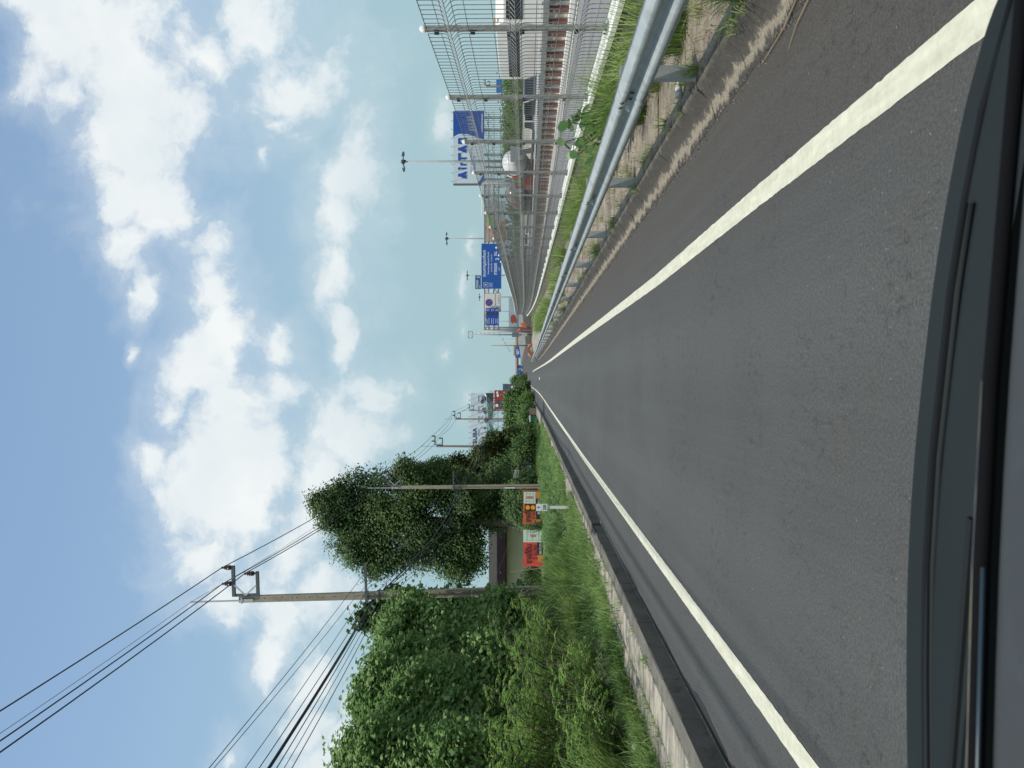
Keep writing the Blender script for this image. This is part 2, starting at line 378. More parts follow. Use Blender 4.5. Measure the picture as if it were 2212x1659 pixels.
def asphalt_material(name, base, brown, streak=True):
    m = bpy.data.materials.new(name); m.use_nodes = True
    nt = m.node_tree; b = nt.nodes['Principled BSDF']; N, L = nt.nodes.new, nt.links.new
    g = N('ShaderNodeNewGeometry')
    pos = g.outputs['Position']
    def noise(scale, det=4, rough=0.6, st=None):
        src = pos
        if st:
            mp = N('ShaderNodeMapping'); mp.inputs['Scale'].default_value = st; L(pos, mp.inputs[0]); src = mp.outputs[0]
        n = N('ShaderNodeTexNoise'); n.inputs['Scale'].default_value = scale; n.inputs['Detail'].default_value = det; n.inputs['Roughness'].default_value = rough; L(src, n.inputs['Vector'])
        return n.outputs['Fac']
    def rmap(v, a, b_, c=0.0, d=1.0):
        r = N('ShaderNodeMapRange'); L(v, r.inputs['Value']); r.inputs['From Min'].default_value = a; r.inputs['From Max'].default_value = b_; r.inputs['To Min'].default_value = c; r.inputs['To Max'].default_value = d
        return r.outputs[0]
    def mix(f, a, c, mode='MIX'):
        x = N('ShaderNodeMix'); x.data_type = 'RGBA'; x.blend_type = mode
        if isinstance(f, float): x.inputs[0].default_value = f
        else: L(f, x.inputs[0])
        for i, v in ((6, a), (7, c)):
            if isinstance(v, tuple): x.inputs[i].default_value = (*v, 1)
            else: L(v, x.inputs[i])
        return x.outputs[2]
    sep = N('ShaderNodeSeparateXYZ'); L(pos, sep.inputs[0])
    big = rmap(noise(0.35, 4), 0.35, 0.65)
    c = mix(big, base, tuple(v * 1.16 for v in base))
    # the verge side towards the guard rail is browner with dust
    wob = N('ShaderNodeMath'); wob.operation = 'MULTIPLY_ADD'; L(noise(0.7, 5), wob.inputs[0]); wob.inputs[1].default_value = 1.0; L(sep.outputs[0], wob.inputs[2])
    c = mix(rmap(wob.outputs[0], 1.2, 2.6), c, brown)
    if streak:
        s1 = rmap(noise(3.0, 5, 0.6, (2.2, 0.05, 1)), 0.48, 0.66, 0.0, 0.22)
        c = mix(s1, c, tuple(v * 1.45 for v in base))
        s2 = rmap(noise(2.2, 3, 0.5, (1.6, 0.035, 1)), 0.58, 0.72, 0.0, 0.22)
        c = mix(s2, c, tuple(v * 0.62 for v in base))
    warm = rmap(noise(1.6, 6, .7), 0.42, 0.66, 0, .3)
    c = mix(warm, c, tuple(v * w_ for v, w_ in zip(base, (1.22, 1.10, 0.98))))
    # paler tyre tracks polished along the lane
    trk = N('ShaderNodeMath'); trk.operation = 'ADD'; trk.inputs[1].default_value = .45; L(sep.outputs[0], trk.inputs[0])
    tab = N('ShaderNodeMath'); tab.operation = 'ABSOLUTE'; L(trk.outputs[0], tab.inputs[0])
    tof = N('ShaderNodeMath'); tof.operation = 'SUBTRACT'; tof.inputs[1].default_value = .8; L(tab.outputs[0], tof.inputs[0])
    tb2 = N('ShaderNodeMath'); tb2.operation = 'ABSOLUTE'; L(tof.outputs[0], tb2.inputs[0])
    c = mix(rmap(tb2.outputs[0], .42, .1, 0, .30), c, tuple(v * 1.5 for v in base))
    # patches of open, darker texture
    s3 = rmap(noise(15, 8, 0.82, (1, 0.5, 1)), 0.52, 0.66, 0.0, 0.9)
    s4 = rmap(noise(0.8, 4), 0.44, 0.60, .12, 1)
    pm = N('ShaderNodeMath'); pm.operation = 'MULTIPLY'; L(s3, pm.inputs[0]); L(s4, pm.inputs[1])
    c = mix(pm.outputs[0], c, (0.022, 0.022, 0.022))
    grain = noise(170, 3, 0.8)
    g2 = noise(58, 3, 0.75)
    c = mix(rmap(grain, 0.35, 0.65, 0, 1), mix(1.0, c, (0.68, 0.68, 0.68), 'MULTIPLY'), mix(1.0, c, (1.32, 1.32, 1.32), 'MULTIPLY'))
    c = mix(rmap(g2, 0.36, 0.64, 0, 1), mix(1.0, c, (0.72, 0.72, 0.72), 'MULTIPLY'), mix(1.0, c, (1.28, 1.28, 1.28), 'MULTIPLY'))
    # bright stone chips
    vo = N('ShaderNodeTexVoronoi'); vo.inputs['Scale'].default_value = 20; L(pos, vo.inputs['Vector'])
    chip = rmap(vo.outputs['Distance'], 0.10, 0.06)
    wn = N('ShaderNodeTexWhiteNoise'); L(vo.outputs['Position'], wn.inputs['Vector'])
    sel = N('ShaderNodeMath'); sel.operation = 'GREATER_THAN'; L(wn.outputs['Value'], sel.inputs[0]); sel.inputs[1].default_value = 0.86
    cm = N('ShaderNodeMath'); cm.operation = 'MULTIPLY'; L(chip, cm.inputs[0]); L(sel.outputs[0], cm.inputs[1])
    c = mix(cm.outputs[0], c, (0.24, 0.23, 0.21))
    L(c, b.inputs['Base Color']); b.inputs['Roughness'].default_value = 0.82; b.inputs['Specular IOR Level'].default_value = 0.35
    ad = N('ShaderNodeMath'); ad.operation = 'MULTIPLY_ADD'; L(noise(60, 4, 0.7), ad.inputs[0]); ad.inputs[1].default_value = 1.2; L(grain, ad.inputs[2])
    bp = N('ShaderNodeBump'); bp.inputs['Strength'].default_value = 0.6; bp.inputs['Distance'].default_value = 0.008; L(ad.outputs[0], bp.inputs['Height']); L(bp.outputs[0], b.inputs['Normal'])
    return m
asphalt = asphalt_material('asphalt', (0.057, 0.060, 0.057), (0.060, 0.055, 0.048))
mway_asphalt = M('motorway_surface', (0.20, 0.20, 0.20), 0.85, c2=(0.16, 0.16, 0.165), sc_=0.6, bump=0.2, bsc=80, world_pos=True)

def kerb_material():
    """mountable kerb: black gutter grime, a band of washed sand, mossy face, bare concrete top"""
    m = bpy.data.materials.new('stained_kerb'); m.use_nodes = True
    nt = m.node_tree; b = nt.nodes['Principled BSDF']; N, L = nt.nodes.new, nt.links.new
    g = N('ShaderNodeNewGeometry'); sep = N('ShaderNodeSeparateXYZ'); L(g.outputs['Position'], sep.inputs[0])
    n = N('ShaderNodeTexNoise'); n.inputs['Scale'].default_value = 4.0; n.inputs['Detail'].default_value = 10; n.inputs['Roughness'].default_value = 0.78; L(g.outputs['Position'], n.inputs['Vector'])
    a = N('ShaderNodeMath'); a.operation = 'MULTIPLY_ADD'; L(n.outputs['Fac'], a.inputs[0]); a.inputs[1].default_value = 0.42; L(sep.outputs[0], a.inputs[2])
    mr = N('ShaderNodeMapRange'); L(a.outputs[0], mr.inputs['Value']); mr.inputs['From Min'].default_value = 2.33; mr.inputs['From Max'].default_value = 2.80
    cr = N('ShaderNodeValToRGB'); L(mr.outputs[0], cr.inputs[0]); e = cr.color_ramp.elements
    e[0].position = 0.0; e[0].color = (0.035, 0.033, 0.028, 1); e[1].position = 1.0; e[1].color = (0.34, 0.30, 0.235, 1)
    for p, c in ((0.20, (0.05, 0.045, 0.038)), (0.27, (0.21, 0.185, 0.14)), (0.36, (0.24, 0.21, 0.155)), (0.44, (0.06, 0.054, 0.044)), (0.66, (0.045, 0.043, 0.036)), (0.78, (0.11, 0.10, 0.08)), (0.9, (0.25, 0.225, 0.175))):
        x = e.new(p); x.color = (*c, 1)
    n2 = N('ShaderNodeTexNoise'); n2.inputs['Scale'].default_value = 38; n2.inputs['Detail'].default_value = 6; n2.inputs['Roughness'].default_value = 0.75; L(g.outputs['Position'], n2.inputs['Vector'])
    mr2 = N('ShaderNodeMapRange'); L(n2.outputs['Fac'], mr2.inputs['Value']); mr2.inputs['From Min'].default_value = 0.3; mr2.inputs['From Max'].default_value = 0.7; mr2.inputs['To Min'].default_value = 0.6; mr2.inputs['To Max'].default_value = 1.35
    mx = N('ShaderNodeMix'); mx.data_type = 'RGBA'; mx.blend_type = 'MULTIPLY'; mx.inputs[0].default_value = 1; L(cr.outputs[0], mx.inputs[6]); L(mr2.outputs[0], mx.inputs[7])
    L(mx.outputs[2], b.inputs['Base Color']); b.inputs['Roughness'].default_value = 0.95
    bp = N('ShaderNodeBump'); bp.inputs['Strength'].default_value = 0.8; bp.inputs['Distance'].default_value = 0.015; L(n2.outputs['Fac'], bp.inputs['Height']); L(bp.outputs[0], b.inputs['Normal'])
    return m
kerb_m = kerb_material()
left_kerb_m = M('weathered_kerb', (0.15, 0.14, 0.115), 0.95, c2=(0.10, 0.095, 0.08), sc_=1.1, c3=(0.03, 0.03, 0.026), sc3=4, fac3=0.8, bump=0.5, bsc=50, world_pos=True)
slab_m = M('footway_slab', (0.38, 0.345, 0.275), 0.92, c2=(0.15, 0.14, 0.115), sc_=1.5, det=8, lo=.42, hi=.62, c3=(0.04, 0.042, 0.03), sc3=3.6, fac3=1.0, bump=0.4, bsc=60, stretch=(1.0, 4.5, 1), world_pos=True)
wall_m = M('streaked_wall', (0.24, 0.22, 0.17), 0.95, c2=(0.09, 0.085, 0.065), sc_=2.2, det=8, lo=0.3, hi=0.6, bump=0.4, bsc=40, stretch=(1, 3.4, 0.35), world_pos=True)
cap_m = M('white_wall_cap', (0.76, 0.76, 0.70), 0.8, c2=(0.62, 0.62, 0.56), sc_=6, bump=0.2, bsc=40, world_pos=True)
soil = M('soil', (0.10, 0.085, 0.055), 1.0, c2=(0.055, 0.07, 0.03), sc_=1.2, c3=(0.16, 0.13, 0.09), sc3=18, fac3=0.6, bump=0.6, bsc=25, world_pos=True)

# ------------------------------------------------------------------ ground shape
def zg(y):
    """level of the carriageway: flat, a sag, then a gentle climb towards the far overpass"""
    if y < 60: return 0.0
    if y < 100: t = y - 60; return 0.0105 * t * t / 80.0
    if y < 420: return 0.0105 * (y - 80)
    return 0.0105 * 340
def bank(x, y):
    if x > -4.1: return 0.0
    t = min(1.0, (-4.1 - x) / 2.6); t = t * t * (3 - 2 * t)
    return 0.14 + (0.30 + 0.45 * max(0.0, min(1.0, (34 - y) / 14.0))) * t
def gz(x, y): return zg(y) + bank(x, y)

def hit(tx, ty, dz=0.0):
    """photo pixel -> point on the carriageway surface"""
    y = 3.0; prev = None
    while y < 900:
        p = at(tx, ty, y)
        if p.z <= zg(y) + dz: break
        y *= 1.004
    return Vector((p.x, y, zg(y)))

ys_all = [-14, -8, -4, 0, 4, 8, 12, 16, 20, 26, 32, 40, 50, 60, 66, 72, 80, 90, 100, 115, 130, 150, 175, 200, 230, 260, 300, 350, 420, 520, 700, 1100, 2000]
def strip(name, x0f, x1f, dz, mat, ys=None, nx=1, kind='structure', zf=None):
    ys = ys or ys_all
    vs, fs = [], []
    for y in ys:
        a = x0f(y) if callable(x0f) else x0f; b = x1f(y) if callable(x1f) else x1f
        for i in range(nx + 1):
            x = a + (b - a) * i / nx
            vs.append((x, y, (zf(x, y) if zf else zg(y)) + dz))
    w = nx + 1
    for j in range(len(ys) - 1):
        for i in range(nx):
            fs.append((j * w + i, j * w + i + 1, (j + 1) * w + i + 1, (j + 1) * w + i))
    o = MB().add(vs, fs).build(name, mat)
    if kind: o['kind'] = kind
    return o

# earth under everything
def ground_sheet():
    xs = [-2500, -600, -200, -80, -40, -20, -12, -9, -7.5, -6.7, -6, -5.4, -4.8, -4.4, -4.1, -3, 0, 3, 8, 30, 60, 200, 600, 2500]
    ys = [-60, -20, -8, 0, 4, 8, 12, 16, 20, 26, 32, 40, 50, 60, 70, 80, 100, 130, 170, 220, 300, 420, 700, 1500, 4000]
    vs = [(x, y, gz(x, y) - 0.06) for y in ys for x in xs]; w = len(xs)
    fs = [(j * w + i, j * w + i + 1, (j + 1) * w + i + 1, (j + 1) * w + i) for j in range(len(ys) - 1) for i in range(w - 1)]
    o = MB().add(vs, fs).build('ground', soil); o['kind'] = 'structure'
ground_sheet()

# fence line runs away from the road (distance, x)
FL = [(-14, 2.9), (4, 3.55), (9.2, 3.9), (12.3, 4.17), (15.6, 4.42), (20.7, 4.64), (26.1, 4.86), (36.2, 5.32), (65.5, 6.75), (100, 8.6), (150, 11.6), (2000, 120)]
def fx(y):
    for (a, xa), (b, xb) in zip(FL, FL[1:]):
        if a <= y <= b: return xa + (xb - xa) * (y - a) / (b - a)
    return FL[-1][1]

# carriageway edges; far away the road bends a little
def bend(y):
    if y < 90: return 0.0
    return min(1.0, (y - 90) / 120.0) * 0.9 + max(0, y - 210) * 0.006
strip('road', lambda y: -3.07 + bend(y) * 0.4, lambda y: (2.2 if y < 100 else 2.2 + (y - 100) * 0.07), 0.0, asphalt, nx=2)

# painted edge lines
def painted(name, pts, width):
    """pts: centre points; worn edges"""
    L_, R_ = [], []
    dense = []
    for a, b in zip(pts, pts[1:]):
        n = max(1, int((b - a).length / (0.05 if a.y < 9 else 0.25 if a.y < 30 else 2.0)))
        for k in range(n): dense.append(a.lerp(b, k / n))
    dense.append(pts[-1])
    vs, fs = [], []
    for p in dense:
        j = 0.0018 if p.y < 30 else 0
        z = zg(p.y) + 0.004
        vs.append((p.x - width / 2 + rnd.gauss(0, j), p.y, z)); vs.append((p.x + width / 2 + rnd.gauss(0, j), p.y, z))
    for i in range(len(dense) - 1): fs.append((2 * i, 2 * i + 1, 2 * i + 3, 2 * i + 2))
    o = MB().add(vs, fs).build(name, paint); o['kind'] = 'structure'; return o
rl = [hit(*p) for p in ((2112, 52), (1646, 418), (1416.6, 608), (1244.7, 736), (1190, 778), (1168, 792), (1156, 799), (1150.8, 803))]
rl = [Vector((rl[0].x * 1.0 + 0.02, -6, 0))] + rl
ll = [hit(*p) for p in ((1752, 1661), (1646, 1514), (1262, 990), (1185, 879), (1167, 852.5), (1158, 843), (1149, 836), (1143, 827), (1137, 818.5), (1131, 810))]
ll = [Vector((ll[0].x, -6, 0))] + ll
painted('edge_line', rl, 0.152)
painted('edge_line', ll, 0.150)
dashp = hit(1167.5, 815)
painted('lane_dash', [hit(1166, 818), hit(1164.5, 817.6)], 0.28)

# ------------------------------------------------------------------ left kerb and footway, laid from separate pieces
def piece_run(name, parent, x0, x1, z0, z1, y0, y1, ln, mat, gap=0.012, jit=0.005, bev=0.008, xf=None):
    """stones or slabs laid end to end along the road, alike pieces share a mesh"""
    base = []
    for k in range(3):
        w, h = (x1 - x0), (z1 - z0)
        mb = MB().box((0, 0, 0), (w, ln - gap, h))
        me = mb.mesh(name, mat)
        bm = bmesh.new(); bm.from_mesh(me)
        bmesh.ops.bevel(bm, geom=[e for e in bm.edges], offset=bev * (0.7 + 0.5 * k), segments=1, affect='EDGES')
        for v in bm.verts: v.co += Vector((rnd.gauss(0, .003), rnd.gauss(0, .003), rnd.gauss(0, .003)))
        bm.to_mesh(me); bm.free(); base.append(me)
    y = y0; i = 0
    while y < y1:
        o = bpy.data.objects.new(name, base[i % 3]); col.objects.link(o); o.parent = parent
        yc = y + ln / 2
        sl = math.atan((zg(y + ln) - zg(y)) / ln)
        o.location = ((x0 + x1) / 2 + (xf(yc) if xf else 0) + rnd.gauss(0, jit * .6), yc, (z0 + z1) / 2 + (zg(y) + zg(y + ln)) / 2 + rnd.gauss(0, jit * .6))
        o.rotation_euler = (sl + rnd.gauss(0, .0015), rnd.gauss(0, .004), 0)
        y += ln; i += 1

lk = root('left_kerb', 'weathered grey concrete kerb with a drain inlet below the grassy footway', 'kerb'); lk['kind'] = 'structure'
kx = lambda y: bend(y) * 0.4
piece_run('kerb_stone', lk, -3.27, -3.07, -0.12, 0.2, 0.5, 16.9, 1.0, left_kerb_m, xf=kx)
piece_run('kerb_stone', lk, -3.27, -3.07, -0.12, 0.2, 17.72, 60, 1.0, left_kerb_m, xf=kx)
piece_run('kerb_stone', lk, -3.27, -3.07, -0.12, 0.2, 60, 140, 4.0, left_kerb_m, xf=kx)
inlet = MB().box((-3.17, 17.12, 0.185), (0.20, 0.9, 0.03)).box((-3.30, 17.12, 0.03), (0.03, 0.9, 0.28)).box((-3.17, 16.69, 0.03), (0.2, 0.03, 0.3)).box((-3.17, 17.7, 0.03), (0.2, 0.03, 0.3))
inlet.build('drain_inlet', M('inlet_hole_black', (0.01, 0.01, 0.01), 0.9), lk)  # whole inlet near-black: the dark of the hole is in its colour
# thin mortar lip left between asphalt and kerb
lip = []
vs, fs = [], []
y = 0.5
while y < 60:
    w = 0.012 + 0.05 * max(0, math.sin(y * 0.41 + 1) * math.sin(y * .13)) + rnd.random() * 0.012
    vs += [(-3.068, y, 0.005), (-3.068 + w, y, 0.005)]; y += 0.12
for i in range(len(vs) // 2 - 1): fs.append((2 * i, 2 * i + 1, 2 * i + 3, 2 * i + 2))
MB().add(vs, fs).build('mortar_strip', M('mortar', (0.36, 0.32, 0.24), 0.95, c2=(0.16, 0.14, 0.11), sc_=9, world_pos=True), lk)
fw = root('footway', 'narrow stained concrete footway between kerb and grass', 'footway'); fw['kind'] = 'structure'
piece_run('slab', fw, -3.72, -3.285, 0.06, 0.205, 0.2, 60, 2.0, slab_m, gap=0.014, jit=0.006, bev=0.012, xf=kx)
piece_run('slab', fw, -4.16, -3.735, 0.06, 0.212, -0.4, 60, 2.0, slab_m, gap=0.014, jit=0.008, bev=0.012, xf=kx)
piece_run('slab', fw, -4.16, -3.285, 0.06, 0.205, 60, 140, 5.0, slab_m, gap=0.014, jit=0.006, bev=0.012, xf=kx)

# ------------------------------------------------------------------ right kerb, footway, wall
rk = root('right_kerb', 'stained sloping kerb with sand and grime under the guard rail', 'kerb'); rk['kind'] = 'structure'
def right_kerb():
    prof = [(2.18, -0.1), (2.18, 0.004), (2.27, 0.022), (2.36, 0.06), (2.44, 0.155), (2.50, 0.175), (2.62, 0.175), (2.62, -0.1)]
    y = 1.0
    while y < 96:
        ln = 1.0 if y < 40 else 4.0
        mb = MB(); n = 5 if y < 20 else 1
        rings = []
        for k in range(n + 1):
            yy = y + 0.006 + (ln - 0.012) * k / n
            rings.append([(px + (rnd.gauss(0, .006) if 0 < i < 6 else 0), yy, pz + zg(yy) + (rnd.gauss(0, .004) if 1 < i < 6 else 0)) for i, (px, pz) in enumerate(prof)])
        vs = [p for r in rings for p in r]; m_ = len(prof); fs = []
        for k in range(n):
            for i in range(m_):
                j = (i + 1) % m_; fs.append((k * m_ + i, k * m_ + j, (k + 1) * m_ + j, (k + 1) * m_ + i))
        fs.append(tuple(range(m_))); fs.append(tuple(n * m_ + i for i in range(m_ - 1, -1, -1)))
        mb.add(vs, fs).build('kerb_stone', kerb_m, rk)
        y += ln
right_kerb()
fr = root('rail_side_footway', 'strip of concrete slabs between the guard rail and the wall', 'footway'); fr['kind'] = 'structure'
def right_slabs():
    slab2 = M('rail_side_slab', (0.32, 0.28, 0.22), 0.95, c2=(0.17, 0.15, 0.12), sc_=2.2, c3=(0.045, 0.04, 0.032), sc3=4.5, fac3=0.95, bump=0.4, bsc=50, world_pos=True)
    y = 0.0
    while y < 100:
        ln = 1.5 if y < 40 else 4
        a, b = y + 0.008, y + ln - 0.008; z = 0.165 + rnd.gauss(0, .004)
        xw = 0
        vs = [(2.625, a, z + zg(a)), (fx(a) - .13, a, z + zg(a) + rnd.gauss(0, .004)), (fx(b) - .13, b, z + zg(b)), (2.625, b, z + zg(b))]
        vs += [(p[0], p[1], p[2] - 0.12) for p in vs]
        MB().add(vs, [(0, 1, 2, 3), (7, 6, 5, 4), (0, 4, 5, 1), (1, 5, 6, 2), (2, 6, 7, 3), (3, 7, 4, 0)]).build('slab', slab2, fr)
        y += ln
right_slabs()
ZB = 0.69
wl = root('boundary_wall', 'low streaked concrete wall with white painted top carrying the mesh fence', 'wall', (fx(12), 12, 0))
def low_wall():
    ys = [-6, -2, 2, 4, 6, 8, 9.2, 12.3, 15.6, 20.7, 26.1, 31, 36.2, 45, 55, 65.5, 80, 100, 125, 150]
    for (a, b) in zip(ys, ys[1:]):
        for nm, mt, o0, o1, z0, z1 in (('wall_panel', wall_m, -.11, .13, -.1, ZB - .06), ('cap', cap_m, -.135, .15, ZB - .058, ZB)):
            g_ = 0.006
            vs = []
            for yy in (a + g_, b - g_):
                for (o, z) in ((o0, z0), (o1, z0), (o1, z1), (o0, z1)):
                    vs.append((fx(yy) + o - fx(12), yy - 12, z + zg(yy)))
            MB().add(vs, [(0, 1, 2, 3), (7, 6, 5, 4), (0, 4, 5, 1), (1, 5, 6, 2), (2, 6, 7, 3), (3, 7, 4, 0)]).build(nm, mt, wl)
low_wall()

# ------------------------------------------------------------------ mesh fence
def make_fence():
    fc = root('mesh_fence', 'tall grey welded mesh fence with folded wires on the low white topped wall', 'fence', (fx(12), 12, 0))
    H = 2.0; BAY = 2.86
    folds = (0.14, 0.49, 0.83)
    # one bay panel, unit width
    def panel_mesh(simple=False):
        mb = MB(); w = BAY - 0.06; n = 22
        zs = []
        for f in folds:
            zc = H * (1 - f); zs += [(zc + .10, 0), (zc + .055, 0.015), (zc, 0.085), (zc - .055, 0.015), (zc - .10, 0)]
        prof = [(H, 0)] + zs + [(0.06, 0)]
        for k in range(n + 1):
            yy = -w / 2 + w * k / n
            mb.tube([(-o, yy, z) for z, o in prof], .0065 if simple else 0.0043, 3 if simple else 4, cap=False)
        for z, o in ((H, 0), (H * .925, 0), (H * (1 - .14) + .06, .015), (H * (1 - .14), .088), (H * (1 - .14) - .06, .015), (H * .77, 0), (H * .63, 0), (H * .51 + .06, .015), (H * .51, .088), (H * .51 - .06, .015), (H * .40, 0), (H * .28, 0), (H * .17 + .06, .015), (H * .17, .088), (H * .17 - .06, .015), (H * .08, 0), (0.06, 0)):
            r = .0055 if z == H else (.006 if simple else .004)
            mb.tube([(-o - .006, -w / 2, z), (-o - .006, w / 2, z)], r, 3 if simple else 4, cap=False)
        return mb.mesh('mesh_panel', fence_steel)
    me = panel_mesh(); me2 = panel_mesh(True)
    pm = MB().box((0, 0, H / 2 + .015), (0.05, 0.07, H + 0.03)).mesh('post', fence_post_m)
    capm = MB().lathe([(.045, 0), (.045, .02), (.035, .045), (.012, .06)], 10, (0, 0, H + .032)).mesh('post_cap', white_paint)
    clm = MB().box((-.045, 0, 0), (.03, .055, .05)).mesh('clamp', black_paint)
    ftm = MB().box((0, 0, .008), (.13, .15, .012)).mesh('base_plate', galv)
    btm = MB().tube([(-.05, -.055, 0), (-.05, -.055, .05)], .011, 6).tube([(.05, .055, 0), (.05, .055, .05)], .011, 6).tube([(-.05, .055, 0), (-.05, .055, .05)], .011, 6).mesh('anchor_bolt', dark_steel)
    def put(me_, loc, rz, par, pitch=0, nm=None, sy=1):
        o = bpy.data.objects.new(nm or me_.name, me_); col.objects.link(o); o.parent = par
        if me_ in (btm,): o['kind'] = 'stuff'
        o.location = loc; o.rotation_euler = (pitch, 0, rz); o.scale = (1, sy, 1); return o
    ys = [9.2 - 2 * BAY, 9.2 - BAY, 9.2, 12.2, 15.3, 18.1, 20.9, 23.6]
    while ys[-1] < 135: ys.append(ys[-1] + BAY)
    for i, y in enumerate(ys):
        base = (fx(y) - fx(12), y - 12, ZB + zg(y))
        nx = ys[i + 1] if i + 1 < len(ys) else y + BAY
        rz = -math.atan2(fx(nx) - fx(y), nx - y)
        p = put(pm, base, rz, fc)
        put(capm, (0, 0, 0), 0, p); 
        if y < 70:
            for z in (.35, .95, 1.5, 1.9): put(clm, (0, 0, z), 0, p)
            put(ftm, (0, 0, 0), 0, p); put(btm, (0, 0, 0), 0, p)
        if i + 1 < len(ys):
            yc = (y + nx) / 2; x = (fx(y) + fx(nx)) / 2
            put(me if y < 20 else me2, (x - fx(12) - .045, yc - 12, ZB + (zg(y) + zg(nx)) / 2), rz, fc, pitch=math.atan((zg(nx) - zg(y)) / (nx - y)), sy=(nx - y) / BAY)
make_fence()

# ------------------------------------------------------------------ guard rail
RX = 2.40; RB, RTOP = 0.57, 0.85
RAIL_END = 92.0
def make_rail():
    gr = root('guard_rail', 'long galvanised steel corrugated guard rail beside the kerb', 'guard rail', (RX, 8, 0))
    # front face profile: (offset towards the road, height)
    pr = [(.008, 0), (.0, .012), (.03, .022), (.078, .052), (.083, .062), (.083, .088), (.078, .098), (.012, .132), (.004, .145), (.004, .165), (.012, .178), (.078, .212), (.083, .222), (.083, .248), (.078, .258), (.03, .286), (.0, .296), (.008, .31)]
    sc_z = (RTOP - RB) / .31
    L_ = 3.86
    y = 7.0 - 2 * L_; first = True
    def beam_mesh(n):
        vs, fs = [], []
        smooth = []
        for k in range(n + 1):
            t = -0.08 + (L_ + 0.16) * k / n
            for (o, z) in pr: vs.append((-o, t, z * sc_z))
        m_ = len(pr)
        for k in range(n):
            for i in range(m_ - 1): fs.append((k * m_ + i, k * m_ + i + 1, (k + 1) * m_ + i + 1, (k + 1) * m_ + i))
        return MB().add(vs, fs).mesh('beam', rail_mat, smooth=True)
    bmesh_ = beam_mesh(2)
    post = MB().box((.115, 0, (RTOP + .1) / 2 - .0), (.09, .12, RTOP - .17)).mesh('post', galv)
    post = MB().box((.175, -.04, (RTOP - .04 + .1) / 2), (.11, .008, RTOP - .14)).box((.175, .04, (RTOP - .04 + .1) / 2), (.11, .008, RTOP - .14)).box((.122, 0, (RTOP - .04 + .1) / 2), (.008, .072, RTOP - .14)).mesh('post', galv)
    block = MB().box((.06, 0, (RB + RTOP) / 2), (.11, .09, .2)).mesh('spacer', galv)
    bolt = MB()
    for dy in (-.06, .06):
        for z in (.06, .25): bolt.lathe([(.0, 0), (.019, .003), (.019, .008), (.011, .014), (.0, .016)], 8, (-.086, dy, z * sc_z + RB), m=Matrix.Rotation(-math.pi / 2, 3, 'Y'))
        bolt.lathe([(.0, 0), (.016, .003), (.016, .01), (.0, .013)], 8, (-.006, dy * 1.2, .155 * sc_z + RB), m=Matrix.Rotation(-math.pi / 2, 3, 'Y'))
    bolt = bolt.mesh('bolt', dark_steel)
    refl = MB().prism([(math.cos(a) * .04, math.sin(a) * .04) for a in [i * math.pi / 8 for i in range(9)]], 'y', -.004, .004).mesh('reflector', sign_white)
    i = 0
    while y < RAIL_END:
        x = 0.0 if y < 76 else -0.0009 * (y - 76) ** 2
        dr = -0.018 * 0
        def put(me_, loc, pitch=0):
            o = bpy.data.objects.new(me_.name, me_); col.objects.link(o)
            if me_ is bolt: o['kind'] = 'stuff'
            o.parent = gr; o.location = loc; o.rotation_euler = (pitch, 0, 0); return o
        sl = math.atan((zg(y + L_) - zg(y)) / L_)
        jz = rnd.gauss(0, .004)
        o = put(bmesh_, (x + (.002 if i % 2 else 0), y - 8, RB + zg(y) + jz), sl); o.rotation_euler[2] = rnd.gauss(0, .0006)
        put(post, (x, y - 8, zg(y))); put(block, (x, y - 8, zg(y)))
        if y < 60: put(bolt, (x - .002, y - 8, zg(y) + jz))
        r = put(refl, (x - .02, y - 8 + .25, zg(y) + (RB + RTOP) / 2 - .01))
        y += L_; i += 1
make_rail()

# ------------------------------------------------------------------ leaves and grass generators
def frames(n, nrm):
    """orthonormal frames with z ~ nrm"""
    nrm = nrm / np.linalg.norm(nrm, axis=1, keepdims=True)
    r = rng.normal(size=(n, 3)); t = r - nrm * np.sum(r * nrm, axis=1, keepdims=True)
    t /= np.linalg.norm(t, axis=1, keepdims=True) + 1e-9
    b = np.cross(nrm, t); return t, b, nrm

LEAF = {
    'oval': (np.array([(0, -.5, 0), (.26, -.1, .05), (.2, .25, .04), (0, .55, -.03), (-.2, .25, .04), (-.26, -.1, .05)]), [(0, 1, 5), (1, 2, 4), (1, 4, 5), (2, 3, 4)]),
    'quad': (np.array([(0, -.5, 0), (.33, 0, .08), (0, .5, 0), (-.33, 0, .08)]), [(0, 1, 2), (0, 2, 3)]),
    'narrow': (np.array([(0, -.6, 0), (.13, 0, .02), (0, .6, -.05), (-.13, 0, .02)]), [(0, 1, 2), (0, 2, 3)]),
    'lobed': (np.array([(0, -.35, .0), (.55, -.12, -.06), (.24, .06, .02), (.36, .44, -.06), (0, .62, -.07), (-.36, .44, -.06), (-.24, .06, .02), (-.55, -.12, -.06)]),
              [(0, 1, 2), (0, 2, 6), (0, 6, 7), (2, 3, 4), (2, 4, 6), (4, 5, 6)]),
}
def leaves(name, pts, nrm, size, shape, mat, parent, origin=(0, 0, 0), kind='stuff'):
    n = len(pts); base, tri = LEAF[shape]
    t, b, k = frames(n, nrm)
    s = size * rng.uniform(.65, 1.3, (n, 1, 1))
    P = pts[:, None, :] - np.array(origin)[None, None, :] + s * (base[None, :, 0, None] * t[:, None] + base[None, :, 1, None] * b[:, None] + base[None, :, 2, None] * k[:, None])
    m_ = len(base)
    T = np.array(tri)[None] + (np.arange(n) * m_)[:, None, None]
    o = np_mesh(name, P.reshape(-1, 3), T.ravel(), 3, mat, parent)
    if kind: o['kind'] = kind
    return o

